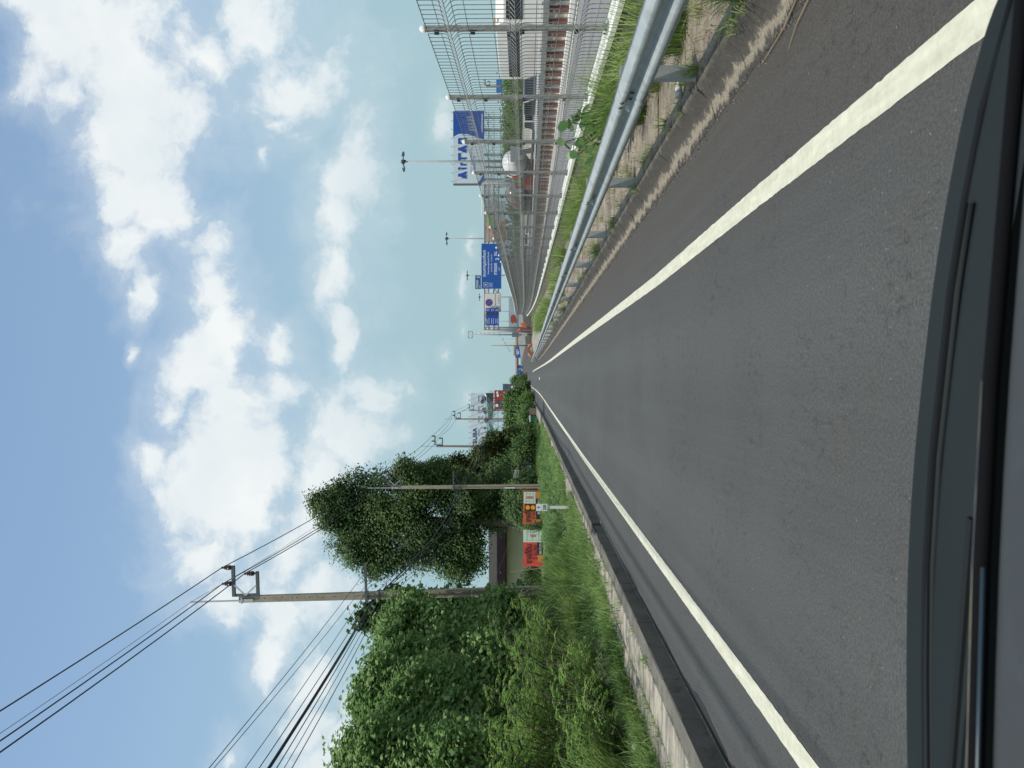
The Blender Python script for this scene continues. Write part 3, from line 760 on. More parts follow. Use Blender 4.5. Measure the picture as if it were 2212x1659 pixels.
def blob_points(blobs, n, per=9, spread=.3, shell=.72, zmin=None, up=.5, wild=.7, relief=.2):
    """leaf clumps through the outer part of a set of ellipsoids -> points, normals"""
    B = np.array([b[:6] for b in blobs], dtype=float)
    ar = (B[:, 3] * B[:, 4] + B[:, 3] * B[:, 5] + B[:, 4] * B[:, 5]); pr = ar / ar.sum()
    nc = n // per
    idx = rng.choice(len(B), nc, p=pr)
    d = rng.normal(size=(nc, 3)); d /= np.linalg.norm(d, axis=1, keepdims=True)
    r = shell + (1.02 - shell) * rng.random(nc) ** .6
    sprig = rng.random(nc) < .07; r = np.where(sprig, 1.02 + .16 * rng.random(nc), r)
    lump = 1 + .08 * np.sin(d[:, 0] * 9 + idx) * np.cos(d[:, 2] * 8 + idx * 2)
    c = B[idx, :3] + d * B[idx, 3:6] * (r * lump)[:, None]
    f = 5.5 / max(.6, float(B[:, 3].mean()))
    nz = np.sin(c[:, 0] * f + 1.3) * np.sin(c[:, 1] * f + .7) + np.sin(c[:, 2] * f * 1.2 + 2) * .8 + .6 * np.sin(c[:, 0] * 2.3 * f + c[:, 2] * 1.7 * f)
    c = B[idx, :3] + d * B[idx, 3:6] * (r * lump * (1 - relief * (nz < -.15)))[:, None]
    P = np.repeat(c, per, axis=0) + rng.normal(size=(nc * per, 3)) * spread
    # neighbouring leaves of one spray face alike, a little outwards and up
    # sprays that poke out of the outline hang together as short twigs
    cn = d * .75 + np.array([0, 0, up * .3]) + np.array(tuple(SUN)) * .85 + rng.normal(size=(nc, 3)) * .38
    Nn = np.repeat(cn, per, axis=0) + rng.normal(size=(nc * per, 3)) * wild
    if zmin is not None:
        k = P[:, 2] > zmin; P, Nn = P[k], Nn[k]
    return P, Nn

def trunk(name, mat, parent, h, r, crown, n_l=7, lean=(0, 0), base_split=.35):
    """tapered trunk with limbs reaching into the crown blobs (local coordinates)"""
    mb = MB()
    pts = []; k = 6
    for i in range(k + 1):
        t = i / k; pts.append((lean[0] * t + rnd.gauss(0, r * .25) * (i > 0), lean[1] * t + rnd.gauss(0, r * .25) * (i > 0), h * t))
    mb.tube(pts, [r * (1.25 - .25 * min(1, i)) * (1 - .8 * i / k) + .02 for i in range(k + 1)], 8)
    for j in range(n_l):
        b = rnd.choice(crown); s = Vector(pts[min(k, int((base_split + (1 - base_split) * rnd.random() * .8) * k))])
        e = Vector((b[0] + rnd.uniform(-.6, .6) * b[3], b[1] + rnd.uniform(-.6, .6) * b[4], b[2] + rnd.uniform(-.3, .7) * b[5]))
        m1 = s.lerp(e, .35) + Vector((rnd.gauss(0, .2), rnd.gauss(0, .2), rnd.uniform(.1, .5))); m2 = s.lerp(e, .7) + Vector((rnd.gauss(0, .2), rnd.gauss(0, .2), .3))
        mb.tube([s, m1, m2, e], [r * .42, r * .3, r * .18, .015], 6)
    return mb.build(name, mat, parent, smooth=True)

def tree(label, loc, blobs, n, leaf, shape, mat, h, r, group=None, name='tree', per=9, spread=.3, up=.5, relief=.2, wild=.7, shell=.72, n_l=8, cat='tree', zmin=None, stem='trunk', foliage='crown', bk=None):
    """blobs relative to loc"""
    t = root(name, label, cat, loc, 0, group)
    P, Nn = blob_points(blobs, n, per, spread, shell, zmin, up, wild, relief)
    leaves(foliage, P, Nn, leaf, shape, mat, t)
    trunk(stem, bk or bark, t, h, r, blobs, n_l)
    return t

def blades(name, roots, hts, wid, mat, parent=None, lean=.35, seg=3, kind='stuff', origin=(0, 0, 0), dirs=None):
    n = len(roots); ang = rng.random(n) * 2 * np.pi if dirs is None else dirs
    side = np.stack([np.cos(ang + np.pi / 2), np.sin(ang + np.pi / 2), np.zeros(n)], 1)
    fwd = np.stack([np.cos(ang), np.sin(ang), np.zeros(n)], 1)
    bendf = lean * rng.uniform(.3, 1.9, n)
    V = []
    for k in range(seg + 1):
        t = k / seg
        c = roots + fwd * (bendf * hts * t ** 1.8)[:, None] + np.array([0, 0, 1]) * (hts * (t - .35 * bendf * t ** 2.2))[:, None]
        w = wid * (1 - t ** 1.6) * (.75 + .5 * t)
        if k < seg: V += [c - side * np.reshape(w, (-1, 1)) / 2, c + side * np.reshape(w, (-1, 1)) / 2]
        else: V += [c]
    m_ = 2 * seg + 1
    P = np.stack(V, 1) - np.array(origin)
    tr = []
    for k in range(seg - 1): a = 2 * k; tr += [(a, a + 1, a + 3), (a, a + 3, a + 2)]
    a = 2 * (seg - 1); tr.append((a, a + 1, a + 2))
    T = np.array(tr)[None] + (np.arange(n) * m_)[:, None, None]
    o = np_mesh(name, P.reshape(-1, 3), T.ravel(), 3, mat, parent)
    if kind: o['kind'] = kind
    return o

vine_m = leaf_mat('vine_leaf', (0.12, 0.225, 0.065), (0.27, 0.40, 0.145), .45, .6, 1.1)
dark_leaf = leaf_mat('dark_leaf', (0.06, 0.115, 0.042), (0.13, 0.20, 0.07), .42, .65, .3)
mid_leaf = leaf_mat('mid_leaf', (0.08, 0.155, 0.045), (0.15, 0.24, 0.075), .42, .5)
light_leaf = leaf_mat('feathery_leaf', (0.13, 0.25, 0.06), (0.25, 0.38, 0.10), .48, .5, .9)
yellow_leaf = leaf_mat('yellowish_leaf', (0.15, 0.27, 0.06), (0.28, 0.40, 0.10), .48, .5, .9)
grass_m = leaf_mat('grass_blade', (0.10, 0.19, 0.05), (0.24, 0.35, 0.11), .42, .45, .8)
bright_grass = leaf_mat('bright_grass_blade', (0.14, 0.23, 0.05), (0.28, 0.38, 0.12), .42, .45, 1.2)
creeper_m = leaf_mat('creeper_leaf', (0.08, 0.16, 0.05), (0.17, 0.27, 0.085), .38, .5, 1.2)
dry_m = leaf_mat('dry_stalk', (0.16, 0.12, 0.07), (0.26, 0.2, 0.12), .1, .8, 2)

# ------------------------------------------------------------------ lettering and signs
def text_mesh(body, mat, w=None, h=None, x=0, z=0, y=-0.004, align='c', bold=0.0, thick=0.0):
    """flat lettering in the x-z plane facing -y; fitted to width w and/or height h, centred at (x, z)"""
    cu = bpy.data.curves.new('lettering', 'FONT'); cu.body = body; cu.size = 1.0; cu.offset = bold; cu.resolution_u = 3
    o = bpy.data.objects.new('lettering', cu); col.objects.link(o)
    dg = bpy.context.evaluated_depsgraph_get(); dg.update()
    me = bpy.data.meshes.new_from_object(o.evaluated_get(dg)); me.name = 'lettering'
    bpy.data.objects.remove(o); bpy.data.curves.remove(cu)
    n = len(me.vertices)
    co = np.zeros(n * 3, dtype=np.float32); me.vertices.foreach_get('co', co); co = co.reshape(-1, 3)
    if n:
        mn, mx = co.min(0), co.max(0); W, H = max(1e-6, mx[0] - mn[0]), max(1e-6, mx[1] - mn[1])
        sx = w / W if w else None; sy = h / H if h else None
        sx = sx or sy; sy = sy or sx
        out = np.zeros_like(co)
        out[:, 0] = (co[:, 0] - (mn[0] + mx[0]) / 2) * sx + x + (w / 2 if align == 'l' and w else 0)
        out[:, 1] = y; out[:, 2] = (co[:, 1] - (mn[1] + mx[1]) / 2) * sy + z
        me.vertices.foreach_set('co', out.ravel()); me.update()
    me.materials.clear(); me.materials.append(mat)
    return me
def text(body, mat, parent, **k):
    me = text_mesh(body, mat, **k)
    o = bpy.data.objects.new('lettering', me); col.objects.link(o); o.parent = parent; return o
def plate(name, x0, x1, z0, z1, mat, parent, y=0.0, t=0.03):
    return MB().box(((x0 + x1) / 2, y + t / 2, (z0 + z1) / 2), (x1 - x0, t, z1 - z0)).build(name, mat, parent)
def poly_plate(name, pts, mat, parent, y=0.0, t=0.004):
    return MB().prism(pts, 'y', y, y + t).build(name, mat, parent)
def frame_T(v0, v1, t0, t1, d, zbase=None):
    """root position and local rectangle of a sign seen at photo box v0..v1 (down), t0..t1 (picture rows)"""
    a = at(v0, (t0 + t1) / 2, d); b = at(v1, (t0 + t1) / 2, d)
    xl, xr = at(v0, t1, d).x, at(v0, t0, d).x
    return (xl + xr) / 2, (xr - xl) / 2, a.z, b.z

# ------------------------------------------------------------------ power poles and lines
PH = 10.37
A_UP = [(1.10, PH + .55), (.55, PH + .55), (.876, PH - .22)]
def make_pole():
    t = root('power_pole', 'tall grooved concrete power pole with steel bracket and three insulators, closest to the vine covered thicket', 'power pole', group='power poles along the verge')
    vs, fs = [], []
    zs = [-.6, 0, 2, 4, 5.9, 6.15, 8, PH]
    for z in zs:
        k = 1 - .28 * max(0, z) / PH; w, d = .145 * k, .11 * k; g = .05 if z < 6 else 0.0
        ring = [(-w, -d), (-w * .42, -d), (-w * .34, -d + g), (w * .34, -d + g), (w * .42, -d), (w, -d), (w, d), (-w, d)]
        vs += [(x, y, z) for x, y in ring]
    for i in range(len(zs) - 1):
        for k in range(8): fs.append((i * 8 + k, i * 8 + (k + 1) % 8, (i + 1) * 8 + (k + 1) % 8, (i + 1) * 8 + k))
    fs.append(tuple(range(8))); fs.append(tuple((len(zs) - 1) * 8 + k for k in range(7, -1, -1)))
    MB().add(vs, fs).build('shaft', pole_conc, t)
    hl = MB()
    for z in [6.3, 6.7, 7.1, 7.5, 7.95, 8.4, 8.55, 8.9, 9.1, 9.5, 9.85, 10.05]:
        hl.lathe([(.0, 0), (.014, .0), (.014, .012), (0, .012)], 6, (.02 + rnd.gauss(0, .006), -.085, z), m=Matrix.Rotation(math.pi / 2, 3, 'X'))
    hl.build('bolt_holes', black_paint, t)['kind'] = 'stuff'
    br = MB().bar((.15, -.06, PH + .2), (.15, -.06, PH - .7), .09, .06).bar((.11, -.06, PH + .16), (1.16, -.06, PH + .16), .09, .11).bar((.11, -.06, PH - .66), (.94, -.06, PH - .66), .09, .10)
    br.build('bracket', dark_steel, t)
    MB().bar((.15, -.1, PH - .25), (.50, -.1, PH + .12), .012, .05).bar((.15, -.1, PH - .25), (.48, -.1, PH - .62), .012, .05).build('brace', galv, t)
    ins = MB().lathe([(.02, -.06), (.03, 0), (.05, .02), (.085, .05), (.085, .12), (.05, .14), (.095, .17), (.045, .2), (.075, .24), (.035, .27), (.045, .33), (.03, .36), (.0, .37)], 12).mesh('insulator', insul, True)
    for x, z in A_UP:
        o = bpy.data.objects.new('insulator', ins); col.objects.link(o); o.parent = t; o.location = (x, -.06, z - .35)
    MB().bar((-.02, -.12, PH - .5), (-.02, -.12, PH + 1.64), .05, .035).box((-.02, -.125, PH - .3), (.09, .03, .42)).box((-.02, -.13, PH - .12), (.2, .05, .05)).build('spike', galv, t)
    MB().bar((-.22, -.14, PH - 4.36), (1.12, -.14, PH - 4.36), .05, .08).box((-.02, .14, PH - 4.36), (.3, .04, .06)).build('crossarm', dark_steel, t)
    st = MB().box((0, -.13, PH - 4.78), (.34, .06, .05)).box((0, .13, PH - 4.78), (.34, .06, .05)); st.build('strap', dark_steel, t)
    pl = MB().box((-.09, -.125, 2.1), (.07, .01, .75)).build('number_plate', white_paint, t)
    return t
pp = make_pole()
PP = [(384, 28.0, 1175, 1.9, 'slightly leaning'), ]
pole_pos = []
def pole_at(ty, d, zt):
    x = at(1136, ty, d).x; return (x, d, zt - PH)
specs = [(1275, 28.0, None), (1050, 57.5, None), (965, 91.0, None), (905, 121.0, None), (886, 160.0, None), (873, 196.0, None), (860, 232.0, None), (852, 268.0, None)]
plabels = ['tall grooved concrete power pole with insulator bracket, beside the vine covered thicket',
           'concrete power pole beside the orange sale banner, in front of the tall dark tree',
           'concrete power pole rising over the trees at the left end of the big pale billboard',
           'concrete power pole crossing the middle of the big pale billboard',
           'concrete power pole crossing the right half of the pale billboard, above the green bin',
           'slim far concrete power pole at the right edge of the big pale billboard',
           'far concrete power pole beside the red signboard',
           'farthest small concrete power pole beside the dark poster board']
for i, (ty, d, _) in enumerate(specs):
    o = pp if i == 0 else dup(pp)
    p = at(1136, ty, d); ztop = {0: at(517, 1290, 28).z, 1: at(845, 1054, 57.5).z, 2: at(943, 965, 91).z, 3: at(985, 905, 121).z, 4: at(1016, 886, 160).z}.get(i, zg(d) + 10.9)
    o.location = (p.x, d, ztop - PH); o.rotation_euler = (0, R(-1.9) if i == 0 else R(-.6) if i == 1 else R(rnd.gauss(0, .4)), 0)
    o['label'] = plabels[i]
    pole_pos.append(o)
fp = dup(pp); q_ = at(1136, 186, 150); fp.location = (q_.x, 150, -1.6); fp.rotation_euler = (0, 0, 0); fp['label'] = 'lone concrete power pole far beyond the motorway beside the small blue and teal billboard'
bpy.context.view_layer.update()
def through(off, dz=0):
    """points where a line is held on every pole"""
    pts = [o.matrix_basis @ Vector((off[0], -.06, off[1])) for o in pole_pos]
    return pts
def cable(name, pts, rad, sags, mat, label, cat, group):
    allp = []
    for i, (a, b) in enumerate(zip(pts, pts[1:])):
        n = 14 if i < 2 else 8
        sg = sags[i % len(sags)]
        for k in range(n):
            t = k / n; p = a.lerp(b, t); p.z -= 4 * sg * t * (1 - t); allp.append(p)
    allp.append(pts[-1])
    o = MB().tube(allp, rad, 5).build(name, mat, smooth=True)
    tag(o, label, cat, group); return o
hv = through(A_UP[0]); hv2 = through(A_UP[1]); hv3 = through(A_UP[2]); gw = through((-.02, PH + 1.62))
def back(pts, y=-5.0, dx=0.0, dz=0.0):
    p = pts[0]; return [Vector((p.x + .25 + dx, y, p.z - .05 + dz))] + pts
cable('power_line', back(hv), .017, [.35, .45], black_cable, 'thick black overhead wire on the outermost upper insulators', 'power line', 'high overhead wires')
cable('power_line', back(hv2), .017, [.36, .5], black_cable, 'thick black overhead wire on the inner upper insulators', 'power line', 'high overhead wires')
cable('power_line', back(hv3), .017, [.40, .5], black_cable, 'thick black overhead wire on the lower insulators', 'power line', 'high overhead wires')
cable('ground_wire', back(gw), .007, [.3, .4], grey_cable, 'thin topmost wire held by the pole spikes', 'wire', 'high overhead wires')
tl = ['lone upper wire of the low cable run', 'straight black cable on the inner end of the crossarm', 'thick black cable at the heart of the low bundle', 'sagging cable of the low bundle beside the thick one', 'thin cable with a deep loop before the tall dark tree', 'cable crossing below the low bundle', 'slack lowest cable of the low bundle', 'thin grey cable on the outer end of the crossarm', 'second slack cable under the bundle', 'loose wire hanging lowest across the house']
for k, (ox, oz, sg, r_, dz0, dx0) in enumerate([(.0, PH - 4.0, .25, .008, .95, 0), (-.1, PH - 4.45, .55, .010, .15, .05), (-.15, PH - 4.55, .65, .026, -.15, .1), (-.15, PH - 4.6, .8, .012, -.12, .16), (.3, PH - 4.45, 1.5, .008, -.02, 0), (-.05, PH - 4.7, .9, .011, -.42, -.1), (-.2, PH - 4.85, 1.1, .010, -.75, -.05), (.9, PH - 4.4, 1.3, .008, .2, .2), (.1, PH - 4.9, 1.6, .008, -.8, .1), (-.15, PH - 8.4, .5, .006, -.3, 0)]):
    pts = through((ox, oz)); pts = back(pts, dx=dx0 * .6, dz=dz0 * (1 if k in (0, 9) else .45))
    pts = pts[:6]
    cable('cable', pts, r_, [.3, sg, sg * .9, sg * .8, .6], black_cable if r_ > .009 else grey_cable, tl[k], 'cable', 'low telephone cables')
# a second short strap where the bundle is tied
# ------------------------------------------------------------------ billboards on the left
def billboard(name, label, v0, v1, t0, t1, d, face_mat, zbot=None, thick=.5, group=None, lights=0, legs=4, truss=True, rim=None):
    xc, hw, zt, zb = frame_T(v0, v1, t0, t1, d)
    g = zg(d); t = root(name, label, 'billboard', (xc, d, g), 0, group)
    zt -= g; zb -= g
    MB().box((0, .12, (zt + zb) / 2), (2 * hw, .24, zt - zb)).build('panel', face_mat, t)
    fr_ = MB()
    for k in range(legs):
        x = -hw * .85 + 2 * hw * .85 * k / (legs - 1)
        for yy in (.5, 1.7): fr_.bar((x, yy, 0), (x, yy, zt - .3), .22)
        for z in range(0, int(zt - 1), 2): fr_.bar((x, .5, z), (x, 1.7, z + 1.8), .08)
    for z in [zb + .3, (zb + zt) / 2, zt - .3, zb - 1.0, zb - 2.4] + ([zb - 4] if zb > 6 else []):
        if z > .5:
            for yy in (.42, 1.75): fr_.bar((-hw, yy, z), (hw, yy, z), .1)
    if zb > 2:
        n = max(4, int(hw * 1.2))
        for k in range(n):
            xa, xb = -hw + 2 * hw * k / n, -hw + 2 * hw * (k + 1) / n
            fr_.bar((xa, .45, zb - .05), (xb, .45, max(.3, zb - 2.4)), .07).bar((xb, .45, zb - .05), (xa, .45, max(.3, zb - 2.4)), .07)
    fr_.build('frame', galv, t)
    for k in range(lights):
        x = -hw * .95 + 1.9 * hw * k / (lights - 1)
        MB().bar((x, 0, zt), (x, -.7, zt + .35), .06).box((x, -.75, zt + .33), (.35, .2, .12)).build('floodlight', galv, t)
    return t, hw, zt, zb
bb_white = M('billboard_white', (0.62, 0.69, 0.74), 0.5, c2=(0.55, 0.63, 0.70), sc_=.1)
bb_blue = M('billboard_blue', (0.012, 0.075, 0.36), 0.5)
bb_navy = M('billboard_navy', (0.012, 0.03, 0.17), 0.5)
bb_grey = M('billboard_grey', (0.24, 0.30, 0.34), 0.6, c2=(0.36, 0.42, 0.45), sc_=.25)
bb_green = M('billboard_green', (0.05, 0.13, 0.07), 0.6, c2=(0.10, 0.20, 0.14), sc_=.4)
bb_pale = M('billboard_pale_blue', (0.28, 0.50, 0.60), 0.6, c2=(0.40, 0.58, 0.65), sc_=.3)
bb_dark = M('picture_dark', (0.05, 0.065, 0.08), 0.5, c2=(0.16, 0.18, 0.2), sc_=2.5)
bt, hw, zt, zb = billboard('billboard', 'wide pale billboard with navy MITSUBA lettering above the roadside trees', 1017, 1066, 849, 996, 190, bb_white, lights=13, legs=6)
S = lambda ty_: (at(1100, ty_, 190).x - bt.location.x)
Vz = lambda v_: (at(v_, 900, 190).z - bt.location.z)
poly_plate('picture', [(-hw, zb), (hw, zb), (hw, Vz(1046)), (S(900), Vz(1049)), (S(930), Vz(1052)), (S(960), Vz(1046)), (-hw, Vz(1050))], bb_pale, bt, -.03, .02)
poly_plate('picture', [(S(960), zb), (hw, zb), (hw, Vz(1049)), (S(880), Vz(1053)), (S(915), Vz(1056)), (S(945), Vz(1063))], bb_green, bt, -.05, .02)
poly_plate('picture', [(S(925), zb), (S(895), zb), (S(908), Vz(1054))], bb_grey, bt, -.07, .02)
poly_plate('picture', [(hw * .62, zb), (hw * .99, zb), (hw * .99, Vz(1050)), (hw * .8, Vz(1047))], M('picture_hill', (.03, .05, .05), .6), bt, -.09, .02)
for tyv, vv, rr in ((861, 1044, .55), (868, 1042, .5), (885, 1045, .5), (890, 1048, .45), (908, 1050, .6), (864, 1056, .45), (900, 1058, .5), (872, 1062, .6), (925, 1047, .3), (935, 1053, .4), (945, 1050, .3)):
    x_, z_ = S(tyv), Vz(vv); n = 11
    poly_plate('picture', [(x_ + rr * (1 + .18 * math.sin(5 * a)) * math.cos(a), z_ + rr * .8 * math.sin(a)) for a in [2 * math.pi * i / n for i in range(n)]], bb_dark, bt, -.11, .02)
for tyv in (861, 885, 906, 935):
    plate('caption', S(tyv + 7), S(tyv - 7), Vz(1034.5), Vz(1033), M('caption_grey', (.2, .25, .3), .6), bt, -.05, .02)
text('MITSUBA', bb_navy, bt, w=S(924) - S(981), h=Vz(1021) - Vz(1030), x=(S(924) + S(981)) / 2, z=(Vz(1021) + Vz(1030)) / 2, y=-.05, bold=.02)
bt['label'] = 'wide pale billboard with navy MITSUBA lettering above the roadside trees'

rb_m = M('sign_board_red', (0.30, 0.035, 0.035), 0.5)
b2, hw, zt, zb = billboard('signboard', 'red roadside signboard with white panels under the wide pale billboard', 1068, 1100, 843, 884, 170, rb_m, legs=3)
plate('inset', -hw * .9, -hw * .1, zb + .9, zt - .45, M('inset_dark', (.07, .06, .07), .6), b2, -.03, .02)
plate('inset', -hw * .75, -hw * .45, zt - .8, zt - .25, sign_white, b2, -.06, .02)
plate('inset', hw * .35, hw * .85, zb + .3, zt - 1.7, M('inset_grey', (.25, .26, .28), .6), b2, -.03, .02)
poly_plate('inset', [(hw * .45 + .35 * math.cos(a), zt - .7 + .25 * math.sin(a)) for a in [i * .7 for i in range(9)]], sign_white, b2, -.05, .02)
poly_plate('inset', [(hw * .75 + .3 * math.cos(a), zt - .6 + .22 * math.sin(a)) for a in [i * .7 for i in range(9)]], sign_white, b2, -.05, .02)
b3, hw, zt, zb = billboard('signboard', 'small dark upright poster board beyond the red signboard', 1086, 1122, 829, 844, 215, M('poster_frame', (.10, .13, .15), .6), legs=2)
plate('poster', -hw * .75, hw * .75, zb + .6, zt - 2.0, M('poster_brown', (.10, .065, .05), .6), b3, -.03, .02)
plate('poster', -hw * .6, hw * .7, zt - 1.4, zt - .4, M('poster_blue', (.05, .09, .16), .6), b3, -.03, .02)
poly_plate('poster', [(.35 * math.cos(a), (zb + zt) / 2 - .3 + .35 * math.sin(a)) for a in [i * .7 for i in range(9)]], sign_white, b3, -.05, .02)

# street lamps on the far poles
def lamp_arm(p0, p1, pole_i, label):
    t = root('street_lamp', label, 'street lamp', p0, 0, 'street lamps clamped to the far poles')
    d = Vector(p1) - Vector(p0)
    pts = [Vector((0, 0, -.3)), d * .3 + Vector((0, 0, .25)), d * .7 + Vector((0, 0, .25)), d]
    MB().tube(pts, [.06, .05, .045, .04], 6).build('arm', galv, t, True)
    e = d.normalized()
    MB().tube([d - e * .1, d + e * .1, d + e * .55, d + e * .95], [.07, .15, .17, .05], 8).build('lamp_head', white_paint, t, True)
for (a, b, dd, lb) in (((1062, 886), (1051, 857), 160, 'street lamp with long sloping arm, tallest of the three over the pale billboard'), ((1066, 873), (1062, 850), 196, 'street lamp with sloping arm between the tallest lamp and the red signboard'), ((1083, 860), (1079, 843), 232, 'smallest street lamp with sloping arm in front of the red signboard')):
    p0 = at(*a, dd - .3); p1 = at(*b, dd - 2.5)
    lamp_arm(p0, p1, 0, lb)

# ------------------------------------------------------------------ roadside signs on the left
def banner(v0, v1, t0, t1, d, label, body, n, two):
    xc, hw, zt, zb = frame_T(v0, v1, t0, t1, d)
    z0 = gz(xc, d); t = root('sale_banner', label, 'banner', (xc, d, z0), R(0), 'land sale banners by the poles'); zt -= z0; zb -= z0
    red = M('banner_red' if two else 'banner_orange', (0.62, 0.07, 0.045) if two else (0.50, 0.115, 0.04), 0.6, c2=(0.5, 0.05, 0.035) if two else (.42, .09, .03), sc_=2)
    pale = M('banner_map_paper', (0.50, 0.62, 0.50), 0.6); amber = M('banner_amber', (0.50, 0.22, 0.03), 0.6)
    # slightly sagging cloth
    vs, fs = [], []; nx, nz = 14, 6
    for j in range(nz + 1):
        for i in range(nx + 1):
            x = -hw + 2 * hw * i / nx; u = i / nx; w_ = j / nz
            sag = .05 * 4 * u * (1 - u) * (1 if two else .6)
            vs.append((x, .015 * math.sin(i * 1.1 + j * .6), zb + (zt - zb - sag * w_) * w_ + (.02 if u < .1 else 0)))
    for j in range(nz):
        for i in range(nx): a = j * (nx + 1) + i; fs.append((a, a + 1, a + nx + 2, a + nx + 1))
    o = MB().add(vs, fs).build('cloth', red, t)
    sm = o.modifiers.new('thickness', 'SOLIDIFY'); sm.thickness = .004
    h = zt - zb; y = -.03
    split = hw * (.30 if two else .25)
    if two:
        plate('map_panel', split, hw * .97, zb + h * .03, zt - h * .03, pale, t, y, .008)
        plate('phone_panel', -hw * .38, split - .01, zb + h * .02, zb + h * .30, black_paint, t, y, .008)
        plate('amber_patch', -hw * .75, -hw * .4, zb + h * .02, zb + h * .26, amber, t, y, .008)
        text('083-275-3911', sign_white, t, w=hw * .62, h=h * .11, x=-hw * .04, z=zb + h * .14, y=y - .006)
        text('ขายที่ดิน', black_paint, t, w=hw * 1.02, h=h * .38, x=-hw * .34, z=zb + h * .74, y=y, bold=.02)
        text('2 แปลง', black_paint, t, w=hw * .78, h=h * .2, x=-hw * .25, z=zb + h * .42, y=y, bold=.015)
        mx0, mx1, mz0, mz1 = split, hw * .97, zb + h * .03, zt - h * .03
    else:
        plate('map_panel', split, hw * .93, zb + h * .33, zt - h * .06, pale, t, y, .008)
        plate('amber_patch', -hw * .93, -hw * .12, zb + h * .04, zb + h * .30, amber, t, y, .006)
        plate('amber_patch', hw * .55, hw * .95, zb + h * .04, zb + h * .31, amber, t, y, .006)
        plate('phone_panel', -hw * .7, hw * .52, zb + h * .02, zb + h * .30, black_paint, t, y - .008, .006)
        text('083-275-3911', sign_white, t, w=hw * .9, h=h * .12, x=hw * .05, z=zb + h * .16, y=y - .012)
        text('ขายที่ดิน', black_paint, t, w=hw * 1.0, h=h * .36, x=-hw * .36, z=zb + h * .76, y=y, bold=.02)
        text('3 แปลง', black_paint, t, w=hw * .72, h=h * .18, x=-hw * .3, z=zb + h * .46, y=y, bold=.015)
        mx0, mx1, mz0, mz1 = split, hw * .93, zb + h * .33, zt - h * .06
    cx_, cz_ = (mx0 + mx1) / 2, (mz0 + mz1) / 2
    ln = M('map_line', (.16, .22, .18), .7)
    g_ = MB()
    for a, b, c, d_ in ((.15, .1, .15, .9), (.85, .15, .85, .85), (.15, .2, .85, .2), (.1, .82, .9, .82), (.6, .2, .6, .82), (.15, .55, .85, .5)):
        g_.bar((mx0 + (mx1 - mx0) * a, y - .004, mz0 + (mz1 - mz0) * b), (mx0 + (mx1 - mx0) * c, y - .004, mz0 + (mz1 - mz0) * d_), .012, .003)
    g_.build('map_lines', ln, t)
    s = (mx1 - mx0) * .2
    for k in range(2 if two else 3):
        zz = cz_ + (k - (.5 if two else 1)) * s * (1.1)
        plate('map_mark', cx_ - s * .45, cx_ + s * .45, zz - s * .5, zz + s * .5, sign_red, t, y - .009, .004)
        poly_plate('map_dot', [(cx_ + s * .2 * math.cos(a), zz + s * .2 * math.sin(a)) for a in [i * .785 for i in range(8)]], sign_white, t, y - .013, .003)
    wood = M('stake_wood', (.26, .2, .13), .9)
    MB().tube([(-hw - .05, .03, -.3), (-hw + (-.35 if two else .05), .05, zt + .75 if two else zt * 1.0)], .025, 6).build('stake', wood, t)
    MB().tube([(hw + .04, .03, -.3), (hw + .02, .03, zt + .08)], .025, 6).build('stake', wood, t)
    MB().tube([(-hw, 0, zt), (-hw - .4, -.1, .1)], .006, 4).tube([(hw, 0, zt), (hw + .55, -.1, zt + .7)], .006, 4).build('cord', M('cord', (.4, .36, .28), .9), t)
banner(1129, 1173.5, 1143, 1223, 50, 'red land sale banner with pale map, reading 2 plots, in front of the low house', '2', 0, True)
banner(1129, 1170.5, 1060, 1132.7, 54, 'orange land sale banner with pale map, reading 3 plots, behind the kilometre marker', '3', 0, False)

# kilometre marker
mk = at(1160, 1096, 25); z0 = gz(mk.x, 25)
km = root('distance_marker', 'small roadside marker with two amber discs over white plates reading 9 and 200', 'road marker', (mk.x, 25, z0))
zf = lambda v_: at(v_, 1096, 25).z - z0
MB().box((0, .03, (zf(1150)) / 2 - .2), (.085, .06, zf(1150) + .4)).build('post', white_paint, km)
plate('disc_board', -.10, .10, zf(1157.6), zf(1134), black_paint, km, -.02, .02)
plate('number_plate', -.105, .105, zf(1169.5), zf(1157.9), sign_white, km, -.02, .02)
plate('number_plate', -.105, .105, zf(1182.3), zf(1170), sign_white, km, -.02, .02)
amb = M('amber_reflector', (0.85, 0.36, 0.02), 0.4)
for vv in (1140, 1151.3):
    poly_plate('amber_disc', [(.068 * math.cos(a), zf(vv) + .068 * math.sin(a)) for a in [i * math.pi / 10 for i in range(20)]], amb, km, -.028, .006)
text('9', black_paint, km, h=.085, x=0, z=zf(1163.7), y=-.024, bold=.02); text('200', black_paint, km, w=.165, h=.10, x=0, z=zf(1176.2), y=-.024, bold=.02)

# low house behind the banners
hp = at(1120, 1205, 76)
hs = root('house', 'low cream walled house with dark tiled eave half hidden behind trees', 'house', (hp.x, 76, 1.0), R(8))
cream = M('house_cream', (0.50, 0.50, 0.36), 0.9, c2=(0.42, 0.43, 0.31), sc_=.7); tile = M('roof_tile', (0.012, 0.010, 0.013), 1.0, c2=(0.02, 0.016, 0.018), sc_=3, spec=0.0)
MB().box((0.2, 2.5, 1.15), (8.2, 5, 2.5)).build('wall', cream, hs)
MB().prism([(-.9, 2.35), (-.9, 2.45), (2.5, 3.35), (2.5, 3.25)], 'x', -4.6, 5.0).build('roof', tile, hs)
for k in range(9): MB().bar((-4.6, -.95 + k * .38, 2.44 + k * .1), (5, -.95 + k * .38, 2.44 + k * .1), .06, .05).build('roof_batten', tile, hs)
MB().box((-2.6, -.03, 1.0), (1.1, .06, 1.0)).build('window', M('window_dark', (.03, .035, .04), .2), hs)
